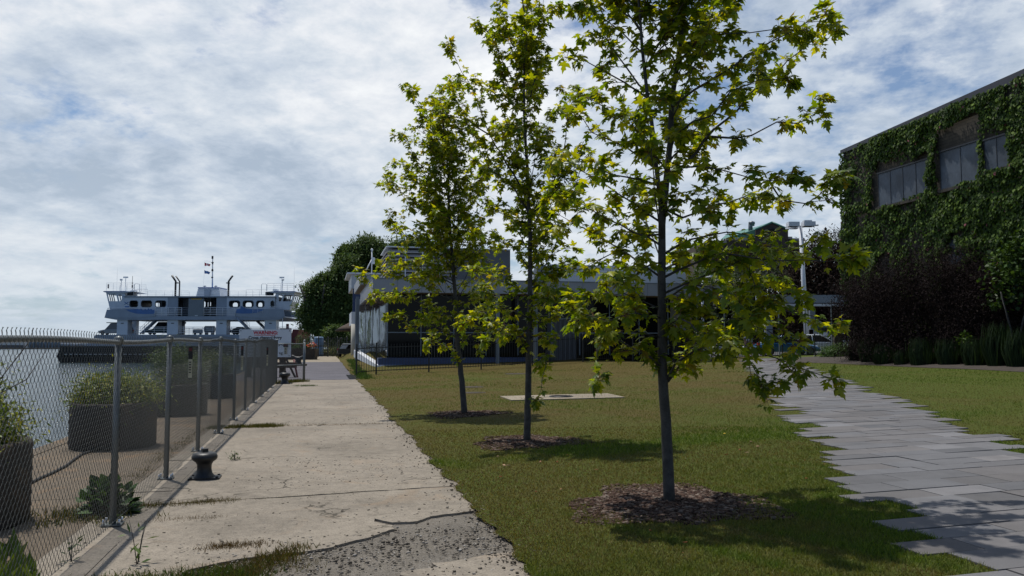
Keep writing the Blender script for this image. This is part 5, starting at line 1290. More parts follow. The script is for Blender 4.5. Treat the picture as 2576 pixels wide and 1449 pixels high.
# second roof volume (light metal) with units
w0 = uw(1384, 700, 56.); w1 = uw(1384, 667, 56.); w2 = uw(1700, 700, 60.)
m = MB(); uvbox(m, w0[0], w0[0]+6, w0[1], w2[1], w0[2]-.5, w1[2]); m.build('roof_volume', 'fascia_light', rb)
m = MB(); uvbox(m, w0[0]-.02, w0[0], w0[1], w2[1], w0[2]+.55, w0[2]+.60); uvbox(m, w0[0]-.05, w0[0]+6, w0[1]-.05, w2[1]+.05, w1[2], w1[2]+.06); m.build('trim', 'rail_white', rb)
for i, px in enumerate((1362, 1374)):
    a = uw(px, 700, 52.); m = MB(); uvbox(m, a[0], a[0]+.8, a[1]-.3, a[1]+.3, a[2]-.2, a[2]+.9-.2*i); m.build('roof_unit', 'steel_grey', rb)
# right end wall with door
f0 = uw(1592, 900, 53.5); f1 = uw(1715, 900, 56.)
m = MB(); uvbox(m, f0[0], f0[0]+4, f0[1], f1[1], .2, z_b); m.build('end_wall', 'fascia', rb)
dd0, dd1 = uw(1636, 838, 53.4), uw(1664, 838, 53.8); m = MB(); uvbox(m, f0[0]-.03, f0[0], dd0[1], dd1[1], .3, dd0[2]); m.build('door', 'soffit', rb)
m = MB(); uvbox(m, f0[0]-.9, f0[0]-.002, dd0[1]-.2, f1[1], dd0[2]+2., dd0[2]+2.25); m.build('door_canopy', 'rail_white', rb)
# grey screen box in front
sb = thing('grey_screen_enclosure', 'dark grey corrugated screen enclosure behind the fence, right of the glazed front', 'enclosure', (0, 0, 0))
A, B = atY(1388, 805, 47.3), atY(1635, 790, 51.); 
m = MB(); n_ = 90
pts = [A.lerp(B, i/n_) for i in range(n_+1)]; vs = []; nd = (B-A); nd.z = 0; nd = Vector((-nd.y, nd.x, 0)).normalized()
for i, p in enumerate(pts):
    q = p+nd*(.05 if (i//2) % 2 else 0.); vs += [(q.x, q.y, -.1), (q.x, q.y, p.z)]
m.add(vs, [(2*i, 2*i+1, 2*i+3, 2*i+2) for i in range(n_)]); 
C_, D_ = B+nd*5, A+nd*5
m.add([(B.x, B.y, -.1), (C_.x, C_.y, -.1), (C_.x, C_.y, B.z), (B.x, B.y, B.z), (D_.x, D_.y, -.1), (D_.x, D_.y, A.z), (A.x, A.y, -.1), (A.x, A.y, A.z)], [(0, 1, 2, 3), (1, 4, 5, 2), (4, 6, 7, 5), (3, 2, 5, 7)])
m.build('corrugated_panel', 'screen_grey', sb, fix=False)
m = MB(); m.tube([A+Vector((0, 0, .03)), B+Vector((0, 0, .03))], .05, 6); m.tube([A, Vector((A.x, A.y, 0))], .06, 6); m.build('top_rail', 'steel_grey', sb)

# ================================================================== BRICK BUILDING, LAMPS, GATEWAY
def r5(x, y, Y): return atY((2700+x/2.3)*.629, (850+y/2.3)*.629, Y)
YB = 120.; bb = thing('brick_building', 'dark brick building with a green metal roof and a round gable window', 'building', (r5(890, 0, YB).x, YB, 0)); BO = bb.location
def b5(x, y, dy=0.): p = r5(x, y, YB); return (p.x-BO.x, p.z)
m = MB(); m.prism([b5(740, 600), b5(740, 155), b5(890, 93), b5(1040, 158), b5(1040, 600)], 'y', 0, 14); gb = m.build('gable_wall', 'brick', bb)
m = MB()
for i, (a, b) in enumerate((((1040, 225), (1078, 600)), ((1078, 240), (1200, 600)), ((705, 215), (740, 600)), ((672, 240), (705, 600)), ((475, 238), (672, 600)), ((430, 262), (475, 600)), ((235, 282), (430, 600)))):
    p, q_ = b5(*a), b5(*b); m.bx(p[0], q_[0], .3, 13.7, q_[1], p[1])
m.build('wall', 'brick', bb, split=True)
m = MB()
for a, b in (((1038, 225), 1082), ((1078, 240), 1180), ((700, 215), 742), ((670, 240), 706), ((470, 238), 674), ((426, 262), 477), ((230, 282), 432)):
    p, q_ = b5(*a), b5(b, a[1]); m.bx(p[0], q_[0], .15, .6, p[1]-.25, p[1]+.08)
m.build('coping', 'stone', bb, split=True)
m = MB(); c = [b5(465, 238), b5(465, 222), b5(610, 163), b5(820, 112), b5(890, 90), b5(742, 152), b5(742, 238)]
V4 = [(b5(465, 238)[0], .5, b5(0, 238)[1]), (b5(465, 226)[0], 3., b5(0, 226)[1]), (b5(612, 165)[0], 8, b5(0, 165)[1]+.6), (b5(890, 92)[0], 8, b5(0, 92)[1]+.5), (b5(890, 92)[0], .2, b5(0, 92)[1]+.12), (b5(740, 154)[0], .2, b5(0, 154)[1]), (b5(742, 238)[0], .5, b5(0, 238)[1])]
m.add(V4, [(0, 1, 2, 3, 4, 5, 6)])
m.build('green_roof', 'green_roof', bb, fix=False)
m = MB()
for k in range(20):
    t_ = (k+.5)/20; x = b5(465, 0)[0]*(1-t_)+b5(742, 0)[0]*t_; m.tube([(x, .42, b5(0, 238)[1]), (x+.8*t_, 3.2, b5(0, 226)[1]*(1-t_)+b5(0, 162)[1]*t_+.02)], .06, 4)
m.build('roof_seam', 'green_roof', bb, split=True)
for s in (-1, 1):
    m = MB(); p, q_ = b5(890, 90), b5(890+s*153, 157); m.tube([(p[0], -.1, p[1]), (q_[0], -.1, q_[1])], .16, 5); m.build('gable_trim', 'green_roof', bb)
cw = b5(893, 188); m = MB(); n_ = 24; rr_ = (b5(935, 0)[0]-b5(893, 0)[0])
m.add([(cw[0]+rr_*math.cos(6.283*k/n_), -.06, cw[1]+rr_*math.sin(6.283*k/n_)) for k in range(n_)]+[(cw[0]+rr_*math.cos(6.283*k/n_), .0, cw[1]+rr_*math.sin(6.283*k/n_)) for k in range(n_)], [tuple(range(n_))]+[(k, (k+1) % n_, n_+(k+1) % n_, n_+k) for k in range(n_)]); rw = m.build('round_window', 'dark_glass', bb)
m = MB(); m.tube([(cw[0]+rr_*math.cos(6.283*k/n_), -.08, cw[1]+rr_*math.sin(6.283*k/n_)) for k in range(n_+1)], .12, 5); m.build('window_ring', 'black_paint', rw)
p = b5(730, 135); m = MB(); m.tube([(p[0], 2, p[1]-.6), (p[0], 2, b5(0, 100)[1]), (p[0]+.45, 2, b5(0, 88)[1])], .35, 8); m.lathe([(0, 0), (.5, .15), (.5, .5), (0, .7)], (p[0]+.2, 2, b5(0, 100)[1]), 10); m.build('roof_vent', 'galvanised', bb)
# parking lamp
lp = at(2031, 868); Yl = 63.; b_ = cpos(2031, Yl); top = atY(2013.5, 572, Yl)
la = thing('parking_lamp', 'tall white leaning lamp post with four square heads', 'street lamp', b_)
tp = Vector((top.x-b_.x, 0, top.z-b_.z)); m = MB(); m.tube([(0, 0, 0), tp*.5, tp], [.20, .17, .14], 10); m.build('pole', 'lamp_white', la)
def hd(x0, y0, x1, y1, dy):
    p = r5(x0, y0, Yl+dy)-b_; q_ = r5(x1, y1, Yl+dy)-b_; w = (q_.x-p.x)
    m = MB(); m.box(((p.x+q_.x)/2, dy, (p.z+q_.z)/2), (w, w*.8, max(.35, abs(p.z-q_.z)*.6))); h_ = m.build('lamp_head', 'lamp_white', la)
    m = MB(); m.box(((p.x+q_.x)/2, dy, (p.z+q_.z)/2-max(.35, abs(p.z-q_.z)*.6)/2-.02), (w*.8, w*.6, .03)); m.build('lens', 'win_frame', h_)
hd(1033, 94, 1133, 126, -.9); hd(1058, 118, 1128, 138, 1.2); hd(1180, 78, 1250, 108, 1.4); hd(1172, 90, 1278, 124, -.8)
m = MB(); m.tube([tp+Vector((-.9, -.6, .05)), tp+Vector((1.0, .6, .15))], .07, 6); m.tube([tp+Vector((-.9, .8, .0)), tp+Vector((1.2, -.6, .1))], .07, 6); m.build('arm', 'lamp_white', la)
m = MB(); m.lathe([(.12, 0), (.2, -.12), (.1, -.3), (0, -.34)], tp*.43+Vector((-.35, 0, .1)), 10); m.tube([tp*.43, tp*.43+Vector((-.35, 0, .1))], .03, 4); m.build('camera_dome', 'lamp_white', la)
m = MB(); m.box((.45, .1, 2.6), (.4, .35, 1.5)); m.build('control_box', 'steel_grey', la)
m = MB(); m.box((.75, .2, 1.1), (.65, .03, .65), 0, 0, 0, R(45)); m.build('diamond_sign', 'steel_grey', la)
b_ = cpos(1769, 84); tz = atY(1769, 700, 84).z; m = MB(); o = thing('lamp_post', 'slim white lamp post seen through the leaves right of the nearest trunk', 'street lamp', b_); m.tube([(0, 0, 0), (0, 0, tz-b_.z)], [.16, .10], 8); m.build('pole', 'lamp_white', o)
m = MB(); m.tube([(0, 0, tz-b_.z), (.9, 0, tz-b_.z+.2)], .06, 5); m.box((1.2, 0, tz-b_.z+.2), (.8, .4, .18)); m.build('lamp_head', 'lamp_white', o)
gt = thing('steel_gateway', 'wide grey steel gateway beam on square legs above the parked cars', 'gateway', cpos(2010, 72))
GO = gt.location
def gx(px, py, Y=72.): p = atY(px, py, Y); return p.x-GO.x, p.z-GO.z
x0, z1 = gx(1905, 743); x1, z0 = gx(2135, 762.5)
m = MB(); m.bx(x0, x1, -.6, .6, z0, z1); m.build('beam', 'steel_grey', gt)
z2 = gx(0, 766)[1]; m = MB(); m.bx(x0+1, x1, -.9, .2, z2-.18, z2+.02); m.build('lower_flange', 'fascia_light', gt)
for a, b in ((2099, 2119), (1908, 1922)):
    m = MB(); m.bx(gx(a, 0)[0], gx(b, 0)[0], -.4, .4, 0, z0); m.build('leg', 'steel_grey', gt)
o = thing('ticket_kiosk', 'small green-topped kiosk beside the gateway leg', 'kiosk', cpos(2067, 70)); m = MB()
for s in (-.55, .5): m.bx(s, s+.08, -.4, .4, 0, 2.0)
m.bx(-.5, .5, .3, .36, 0, 2.); m.build('frame', 'steel_grey', o); m = MB(); m.bx(-.65, .65, -.5, .5, 2.0, 2.35); m.build('green_top', 'green_roof', o); m = MB(); m.bx(-.45, .45, -.3, -.1, .8, 1.6); m.build('panel', 'sign_white', o)
for px, lab in ((1733, 'dark rough stone pillar right of the nearest maple trunk'), (1700, 'pale capped stone pillar just left of the dark pillar'), (2106, 'stone pillar at the right end of the black fence')):
    Y = 52.5 if px < 2000 else 55.; b_ = cpos(px, Y); w = .5 if px == 1733 else .28; hh = atY(px, 838 if px != 1733 else 848, Y).z-b_.z
    o = thing('stone_pillar', lab, 'pillar', b_); m = MB()
    for k in range(9): q = random.uniform(-.03, .03); m.box((q, q, (k+.5)*hh/9), (w*2+q, w*2-q, hh/9+.004), random.uniform(-.02, .02))
    m.build('shaft', 'pillar_stone', o); m = MB(); m.box((0, 0, hh+.06), (w*2.3, w*2.3, .12)); m.build('cap', 'stone', o)
o = thing('traffic_post', 'slim red post in front of the white sport utility car', 'post', cpos(1684.5, 56)); m = MB(); m.tube([(0, 0, 0), (0, 0, 1.15)], .09, 8); m.lathe([(.09, 1.15), (.06, 1.2), (0, 1.22)], (0, 0, 0), 8); m.build('shaft', 'red', o)
# ================================================================== FAR SHORE
for i, (a, b, y0, Y, mt, lab) in enumerate(((-60, 72, 856, 425, 'white_wall', 'long low white hangar on the far shore at the left edge'), (72, 215, 857, 424, 'blue_grey', 'row of grey-blue containers and sheds on the far shore'), (215, 330, 866, 426, 'blue_grey', 'low dark shed on the far shore behind the ferry bow'))):
    p, q_ = atY(a, y0, Y), atY(b, y0, Y); o = thing('shore_building', lab, 'building', ((p.x+q_.x)/2, Y, -1.4)); hw = (q_.x-p.x)/2; zt_ = p.z+1.4
    if i == 0:
        m = MB(); m.bx(-hw, hw, 0, 20, 0, zt_*.86); m.build('wall', 'white_wall', o); m = MB(); m.prism([(-hw-.5, zt_*.86), (hw+.5, zt_*.86), (hw, zt_), (-hw, zt_)], 'y', -.5, 20); m.build('roof', 'white_wall', o)
        m = MB(); m.bx(-hw, hw*.8, -1.2, -.2, 0, zt_*.42); m.build('parked_trucks', 'ferry_dark', o)
    else:
        m = MB(); n_ = 9
        for k in range(n_): m.bx(-hw+2*hw*k/n_+.3, -hw+2*hw*(k+1)/n_-.3, 0, 8, 0, zt_*random.uniform(.75, 1.0))
        m.build('container', mt, o, split=True)
        m = MB()
        for k in range(n_): m.bx(-hw+2*hw*(k+.3)/n_, -hw+2*hw*(k+.6)/n_, -.2, 0, 0, zt_*.5)
        m.build('doorway', 'ferry_dark', o, split=True)
m = MB(); m.bx(-460, -130, 418, 900, -2.5, -1.1); structure(m.build('far_shore', 'quay_concrete'))
m = MB(); m.bx(-60, 100, 170, 900, -2.5, -.4); structure(m.build('far_ground', 'lawn'))
# ================================================================== IVY BUILDING
VW = 30.; uc, zc0 = atV(2122, 383, VW); zroof = lambda u: zc0+.0+(uc-u)*.028
iv = thing('ivy_warehouse', 'tall old brick building smothered in ivy with boarded mesh windows', 'building', UV(uc, VW, 0)); IO = iv.location
def LI(u, v, z=0.): return UV(u, v, z)-IO
def ibox(mb, u0, u1, v0, v1, z0, z1, mi=0):
    c = [LI(u0, v0), LI(u1, v0), LI(u1, v1), LI(u0, v1)]
    return mb.add([(p.x, p.y, z0) for p in c]+[(p.x, p.y, z1) for p in c], [(0, 1, 2, 3), (4, 5, 6, 7), (0, 1, 5, 4), (1, 2, 6, 5), (2, 3, 7, 6), (3, 0, 4, 7)], mi)
m = MB(); u1 = 5.
c = [LI(uc, VW), LI(uc, VW+16), LI(u1, VW+16), LI(u1, VW)]
m.add([(p.x, p.y, -.2) for p in c]+[(p.x, p.y, zroof(u)-.02) for p, u in zip(c, (uc, uc, u1, u1))], [(0, 1, 2, 3), (4, 5, 6, 7), (0, 1, 5, 4), (1, 2, 6, 5), (2, 3, 7, 6), (3, 0, 4, 7)]); m.build('wall', 'old_brick', iv)
m = MB(); c = [LI(uc+.15, VW-.12), LI(uc+.15, VW+16), LI(u1, VW+16), LI(u1, VW-.12)]; us_ = (uc, uc, u1, u1); th = [.10, .10, .5, .5]
m.add([(p.x, p.y, zroof(u)-.08) for p, u in zip(c, us_)]+[(p.x, p.y, zroof(u)+.14+.018*(uc-u)) for p, u in zip(c, us_)], [(0, 1, 2, 3), (4, 5, 6, 7), (0, 1, 5, 4), (1, 2, 6, 5), (2, 3, 7, 6), (3, 0, 4, 7)]); m.build('roof_edge', 'roof_edge', iv)
def win(pl, pr, pyt, pyb, pxm):
    ua = atV(pl, 500, VW)[0]; ub2 = atV(pr, 500, VW)[0]; zt2 = atV(pxm, pyt, VW)[1]; zb2 = atV(pxm, pyb, VW)[1]; return (min(ua, ub2), max(ua, ub2), zb2, zt2)
WN = [win(2213, 2343, 397, 491, 2340), win(2371, 2478, 349, 453, 2474), win(2484, 2546, 346, 428, 2500), win(2385, 2436, 596, 664, 2410)]
for i, (a, b, c_, d_) in enumerate(WN):
    m = MB(); ibox(m, a, b, VW-.05, VW-.012, c_, d_); w_ = m.build('window', 'screen_mesh', iv)
    m = MB(); t_ = .05
    ibox(m, a-.04, b+.04, VW-.11, VW-.055, d_-t_, d_+.02); ibox(m, a-.04, b+.04, VW-.11, VW-.055, c_-.02, c_+t_*.8)
    n_ = 4 if b-a > 3 else 2
    for k in range(n_+1): x = a+(b-a)*k/n_; ibox(m, x-.014, x+.014, VW-.07, VW-.055, c_+t_*.8, d_-t_)
    m.build('frame', 'win_frame', w_)
    m = MB(); ibox(m, a-.1, b+.1, VW-.22, VW-.003, c_-.16, c_-.025); m.build('sill', 'old_brick', w_)
def fbm(x, y, s=0): return .5*vn2(x, y, s)+.3*vn2(x*2.1, y*2.1, s+3)+.2*vn2(x*4.7, y*4.7, s+5)
def vn2(x, y, s=0):
    i, j = np.floor(x), np.floor(y); fx_, fy_ = x-i, y-j; fx_ = fx_*fx_*(3-2*fx_); fy_ = fy_*fy_*(3-2*fy_)
    h = lambda a, b: np.abs(np.sin(a*127.1+b*311.7+s*74.7)*43758.5453) % 1
    return (h(i, j)*(1-fx_)+h(i+1, j)*fx_)*(1-fy_)+(h(i, j+1)*(1-fx_)+h(i+1, j+1)*fx_)*fy_
def ivy(n, seed):
    g = np.random.default_rng(seed); u = 20+(uc+.12-20)*g.random(n); z = .3+(15.5-.3)*g.random(n); zr = zc0+(uc-u)*.028; ok = z < zr+.02+.08*g.random(n)
    f = fbm(u*.55, z*.55, 1)+.25*fbm(u*1.7, z*1.7, 4)
    for k, (a, b, c_, d_) in enumerate(WN):
        # distance outside the window rectangle, uneven bare margin, more on top
        e = .38*(fbm(u*.9, z*.9, 9)-.5)*2+.10
        up = 1.25 if k == 1 else (.30 if k == 0 else .1); lft = .45 if k == 0 else .05
        inside = (u > a-.05-e) & (u < b+.05+lft+e) & (z > c_+.02+.5*(fbm(u*1.3, z*0+2., 6)-.42)) & (z < d_+up+e*1.6)
        if k >= 3: inside = (u > a+.1*e) & (u < b) & (z > c_-.2) & (z < d_+.3) & (fbm(u*1.2, z*.8, 3) > .36)
        strand = np.abs(u-(WN[1][1]+.32)-.12*np.sin(z*2.)) < .22*(.6+vn2(z, z*0+3.)); strand2 = np.abs(u-(WN[1][0]-.05)-.1*np.sin(z*3)) < .12
        ok &= ~(inside & ~strand & ~strand2)
    # dark bare streaks below
    bare = (z < 6.2+1.2*vn2(u*.3, u*0)) & (fbm(u*.45+5, z*.28, 2) < .40+.05*(6-z))
    ok &= ~bare
    dens = np.clip((f-.40)*4.2, .10, 1); ok &= g.random(n) < dens
    u, z = u[ok], z[ok]; f = f[ok]; n = len(u)
    thick = .05+.75*np.clip(f-.38, 0, .6)*g.random(n)**.5+.10*vn2(u*2.5, z*2.5, 8)
    v = VW-thick
    P = np.stack([v*CA-u*SA, v*SA+u*CA, z], 1)-np.array(IO)
    wn = np.array([-CA, -SA, 0]); tip = np.array([0, 0, -1.])+rdir(n, g)*.45+wn*.25; nr = wn+np.array([0, 0, .38])+rdir(n, g)*.75
    c = colmix(n, [(.013, .030, .004), (.038, .076, .009), (.11, .17, .018)], g, .35)
    pk = g.random(n) < .006; c[pk] = (.25, .08, .10)
    return P, tip, nr, .135*(.5+.9*g.random(n)), c
P, t_, nr, s_, c = ivy(190000, 3)
o = tag(bpy.data.objects.new('ivy', None), 'thick green ivy climbing over the brick wall around the boarded windows', 'ivy'); COL.objects.link(o); o.location = IO
leaves('foliage', P, t_, nr, s_, IVY, c, 'ivy_leaf', o)
# ivy round the corner
g = np.random.default_rng(5); n = 7000; v = VW+5*g.random(n); z = 12.9*g.random(n); uu = uc+.05+.25*g.random(n)
P = np.stack([v*CA-uu*SA, v*SA+uu*CA, z], 1)-np.array(IO)
leaves('corner_foliage', P, np.array([0, 0, -1.])+rdir(n, g)*.5, np.array([-SA, CA, .5])+rdir(n, g)*.4, .16*(.6+.7*g.random(n)), IVY, colmix(n, [(.02, .042, .008), (.05, .085, .015)], g), 'ivy_leaf', o)
m = MB()
for k in range(14):
    u = uc-1-k*1.3; pts = []
    for j in range(7): q = LI(u+.25*math.sin(j*1.7+k), VW-.05, .3+j*1.5); pts.append(q)
    m.tube(pts, [.05-.005*j for j in range(7)], 5)
m.build('stem', 'bark', o)

# ================================================================== SHRUBS, GRASSES
def shrub(px, Y, blobs, n, size, cols, lab, cat, seed, name='shrub', group=None, tmpl=None, clump=.3, trunk=1.5, shell=.3, m_='shrub_leaf', r=.06):
    b = cpos(px, Y); b.z -= .04; o = thing(name, lab, cat, b, 0, group)
    foliage('crown' if 'tree' in name else 'foliage', blobs, n, size, cols, m_, o, tmpl or NARROW, seed, clump, shell=shell)
    m = MB()
    for k in range(4):
        a = k*1.7; m.tube([(0, 0, -.1), (.25*math.cos(a), .25*math.sin(a), trunk*.5), (.7*math.cos(a), .7*math.sin(a), trunk)], [r, r*.7, r*.4], 6)
    m.build('trunk' if 'tree' in name else 'stem', 'bark', o); return o
PU = [(.008, .006, .0065), (.015, .010, .011), (.023, .016, .016), (.032, .026, .022)]
for i, (px, Y, w, h, lab) in enumerate(((2172, 42.5, 1.65, 4.6, 'dark purple-leaved bush at the left end of the bed, partly hiding the gateway'), (2245, 40, 2.2, 5.0, 'broad dark purple bush, second from the left under the ivy corner'), (2330, 38.5, 2.4, 5.8, 'tall dark purple bush below the first boarded window'), (2440, 37, 2.3, 5.7, 'tall dark purple bush below the second boarded window'), (2550, 35.5, 2.2, 4.4, 'dark purple bush at the right edge of the picture'))):
    shrub(px, Y, [(0, 0, h*.55, w, 1.3, h*.45), (-w*.4, 0, h*.72, w*.6, 1., h*.26), (w*.45, 0, h*.66, w*.6, 1., h*.26), (0, -.6, h*.3, w*.9, 1., h*.3), (0, -.9, h*.16, w*1.1, .8, h*.17)], 30000, .10, PU, lab, 'bush', 50+i, 'purple_bush', 'purple bushes along the ivy wall', clump=.34, trunk=2.2, shell=.2, m_='dull_leaf')
# young green growth at the right edge, over the bush
shrub(2556, 34.2, [(0, 0, 4.2, .8, .8, 1.1), (-.5, 0, 3.0, .5, .6, .5), (.3, 0, 5.2, .6, .6, .6)], 1500, .16, [(.015, .035, .008), (.035, .07, .012), (.06, .11, .02)], 'green sapling rising at the right edge before the ivy wall', 'sapling', 60, 'sapling', clump=.5, tmpl=IVY, trunk=3.2)
shrub(2090, 47.5, [(0, 0, .45, .8, .7, .42), (.7, 0, .5, .7, .6, .5)], 5000, .11, [(.035, .08, .015), (.08, .15, .03)], 'low bright green bush at the left tip of the planting bed', 'bush', 61, 'low_bush', trunk=.5)
GRL = (np.array([(-.02, 0, 0), (.02, 0, 0), (.016, .55, .04), (0, 1, .30), (-.016, .55, .04)]), np.array([(0, 1, 2), (0, 2, 4), (4, 2, 3)]))
gl = ['grass clump at the left end of the planting bed', 'dark grass clump, second along the foot of the purple bushes', 'grass clump with pale seed stems, third along the bed', 'dark grass clump, fourth along the bed', 'grass clump below the first boarded window', 'grass clump just left of the yellowish leafy weed', 'tall grass clump right of the yellowish leafy weed', 'tall grass clump, second from the right edge of the picture', 'tall grass clump at the right edge of the picture']
for i, (px, Y, h) in enumerate(((2150, 43.5, 1.5), (2185, 41.5, 1.6), (2222, 39.8, 1.5), (2265, 38.6, 1.3), (2320, 37.6, 1.5), (2385, 36.5, 1.7), (2452, 35.2, 2.1), (2505, 34.2, 2.1), (2560, 33.2, 2.1))):
    b = cpos(px, Y-1.2); b.z += .05; h *= .5+.4*((i*37) % 10)/10; o = thing('ornamental_grass', 'tall dark green '+gl[i], 'ornamental grass', b, 0, 'ornamental grasses in the bed'); g = np.random.default_rng(70+i); n = 420
    a = g.random(n)*6.28; rr_ = (.28+.3*g.random())*np.sqrt(g.random(n)); P = np.stack([rr_*np.cos(a), rr_*np.sin(a), np.zeros(n)], 1); tip = np.stack([np.cos(a)*.28, np.sin(a)*.28, np.ones(n)], 1)+rdir(n, g)*.16
    leaves('foliage', P, tip, -np.stack([np.cos(a), np.sin(a), np.zeros(n)], 1)+rdir(n, g)*.3, h*(.4+.65*g.random(n)), GRL, colmix(n, [(.008, .018, .008), (.018, .036, .014), (.03, .05, .018)], g), 'blade', o)
    m = MB(); m.lathe([(.3, 0), (.22, .12), (0, .2)], (0, 0, 0), 10); m.build('root_base', 'soil', o)
shrub(2425, 35.4, [(0, 0, .9, .35, .3, .4), (.1, 0, 1.3, .25, .25, .25)], 300, .15, [(.06, .12, .015), (.11, .19, .03)], 'small yellow-green leafy weed standing among the dark grasses', 'weed', 62, 'leafy_weed', trunk=.9, tmpl=IVY)
# trees behind
DK = [(.010, .018, .008), (.022, .036, .013), (.04, .055, .02)]
shrub(2082, 78, [(0, 0, 6, 4.2, 4, 5), (-2, 0, 3.5, 3, 3, 3.4), (2.2, 0, 8, 3.2, 3, 3.6), (-1, 0, 8.4, 2.5, 2.5, 2.4), (3, 0, 4, 3, 3, 3.5)], 34000, .34, [(.014, .009, .009), (.030, .019, .016), (.042, .036, .026)], 'dark red-leaved tree behind the gateway, against the ivy building', 'tree', 80, 'copper_tree', clump=.3, trunk=4, r=.3, m_='dull_leaf')
shrub(2085, 100, [(-.5, 0, 13.6, 1.3, 1.2, 1.4), (2.6, 0, 13.9, 1.2, 1.1, 1.3), (1, 0, 11., 3, 2, 2.5)], 3500, .3, DK, 'dark spiky tree tops just showing above the red-leaved tree', 'tree', 81, 'dark_tree', clump=.3, trunk=11, r=.25)
shrub(1960, 88, [(0, 0, 5.5, 5, 4, 4.8), (-4, 0, 4.4, 3.6, 3, 4), (4, 0, 5, 3.5, 3, 4.5), (0, 0, 2.5, 7, 3, 2.5)], 34000, .42, DK, 'dark green tree mass behind the steel gateway', 'tree', 82, 'dark_tree', clump=.2, trunk=3, r=.3)
shrub(1800, 92, [(0, 0, 5.5, 4, 4, 4.2), (-3, 0, 4, 3, 3, 3.2), (0, 0, 2.5, 6, 3, 2.5)], 26000, .40, [(.02, .045, .012), (.05, .09, .025), (.07, .12, .03)], 'mid green tree behind the car park, seen between the maple leaves', 'tree', 83, 'broad_tree', clump=.22, trunk=3, r=.3)
WI = [(.040, .070, .024), (.072, .118, .038), (.115, .17, .055)]
def bigtree(px, Y, blobs, n, lab, seed, size=.5, name='willow_tree', th=5):
    d = ray(px, 862); x = d.x/d.y*Y; o = thing(name, lab, 'tree', (x, Y, 0), 0, 'trees behind the waterfront building')
    B_ = [(q[0]/F*Y, q[4] if len(q) > 4 else 0, 1.65+(862-q[1])/F*Y, q[2]/F*Y, q[2]/F*Y*.8, q[3]/F*Y) for q in blobs]
    foliage('crown', B_, int(n*4.6), size*.95, WI, 'far_leaf', o, NARROW, seed, .30, shell=.35)
    m = MB(); m.tube([(0, 0, -.3), (.3, 0, th), (.2, 0, th*2)], [.55, .42, .2], 10)
    for k in range(5): a = k*1.3; m.tube([(.2, 0, th*.8), (1.5*math.cos(a), 1.5*math.sin(a), th*1.3), (3*math.cos(a), 3*math.sin(a), th*1.9)], [.3, .2, .08], 6)
    m.build('trunk', 'bark', o); return o
bigtree(800, 112, [(5, 740, 40, 42), (-8, 790, 40, 42), (22, 815, 40, 42), (48, 740, 40, 55), (12, 704, 22, 14), (60, 800, 40, 50), (50, 705, 30, 30), (75, 690, 30, 45)], 17000, 'rounded willow-like tree at the water end, left of the mass', 90, .45)
bigtree(900, 116, [(0, 690, 55, 58), (-34, 655, 26, 34), (-30, 700, 36, 50), (40, 660, 50, 50), (-20, 770, 55, 60), (50, 760, 60, 60), (20, 625, 42, 30), (-35, 632, 18, 18)], 24000, 'tallest broad green tree above the restaurant canopies', 91, .45)
bigtree(1040, 120, [(-35, 660, 50, 55), (40, 655, 50, 42), (0, 625, 40, 28), (70, 690, 40, 35), (0, 740, 80, 60)], 16000, 'broad green tree behind the louvred roof plant', 92, .45)
bigtree(842, 104, [(0, 838, 26, 16), (12, 848, 22, 14)], 2500, 'small bright tree crown low under the big trees by the far fence', 93, .4, 'small_tree', 1.2)
# dense shade planting between buildings
bigtree(868, 125, [(0, 840, 40, 24), (-45, 836, 30, 22), (40, 838, 40, 24)], 6000, 'dark undergrowth tree closing the gap behind the far fence', 94, .45, 'small_tree', 1.5)

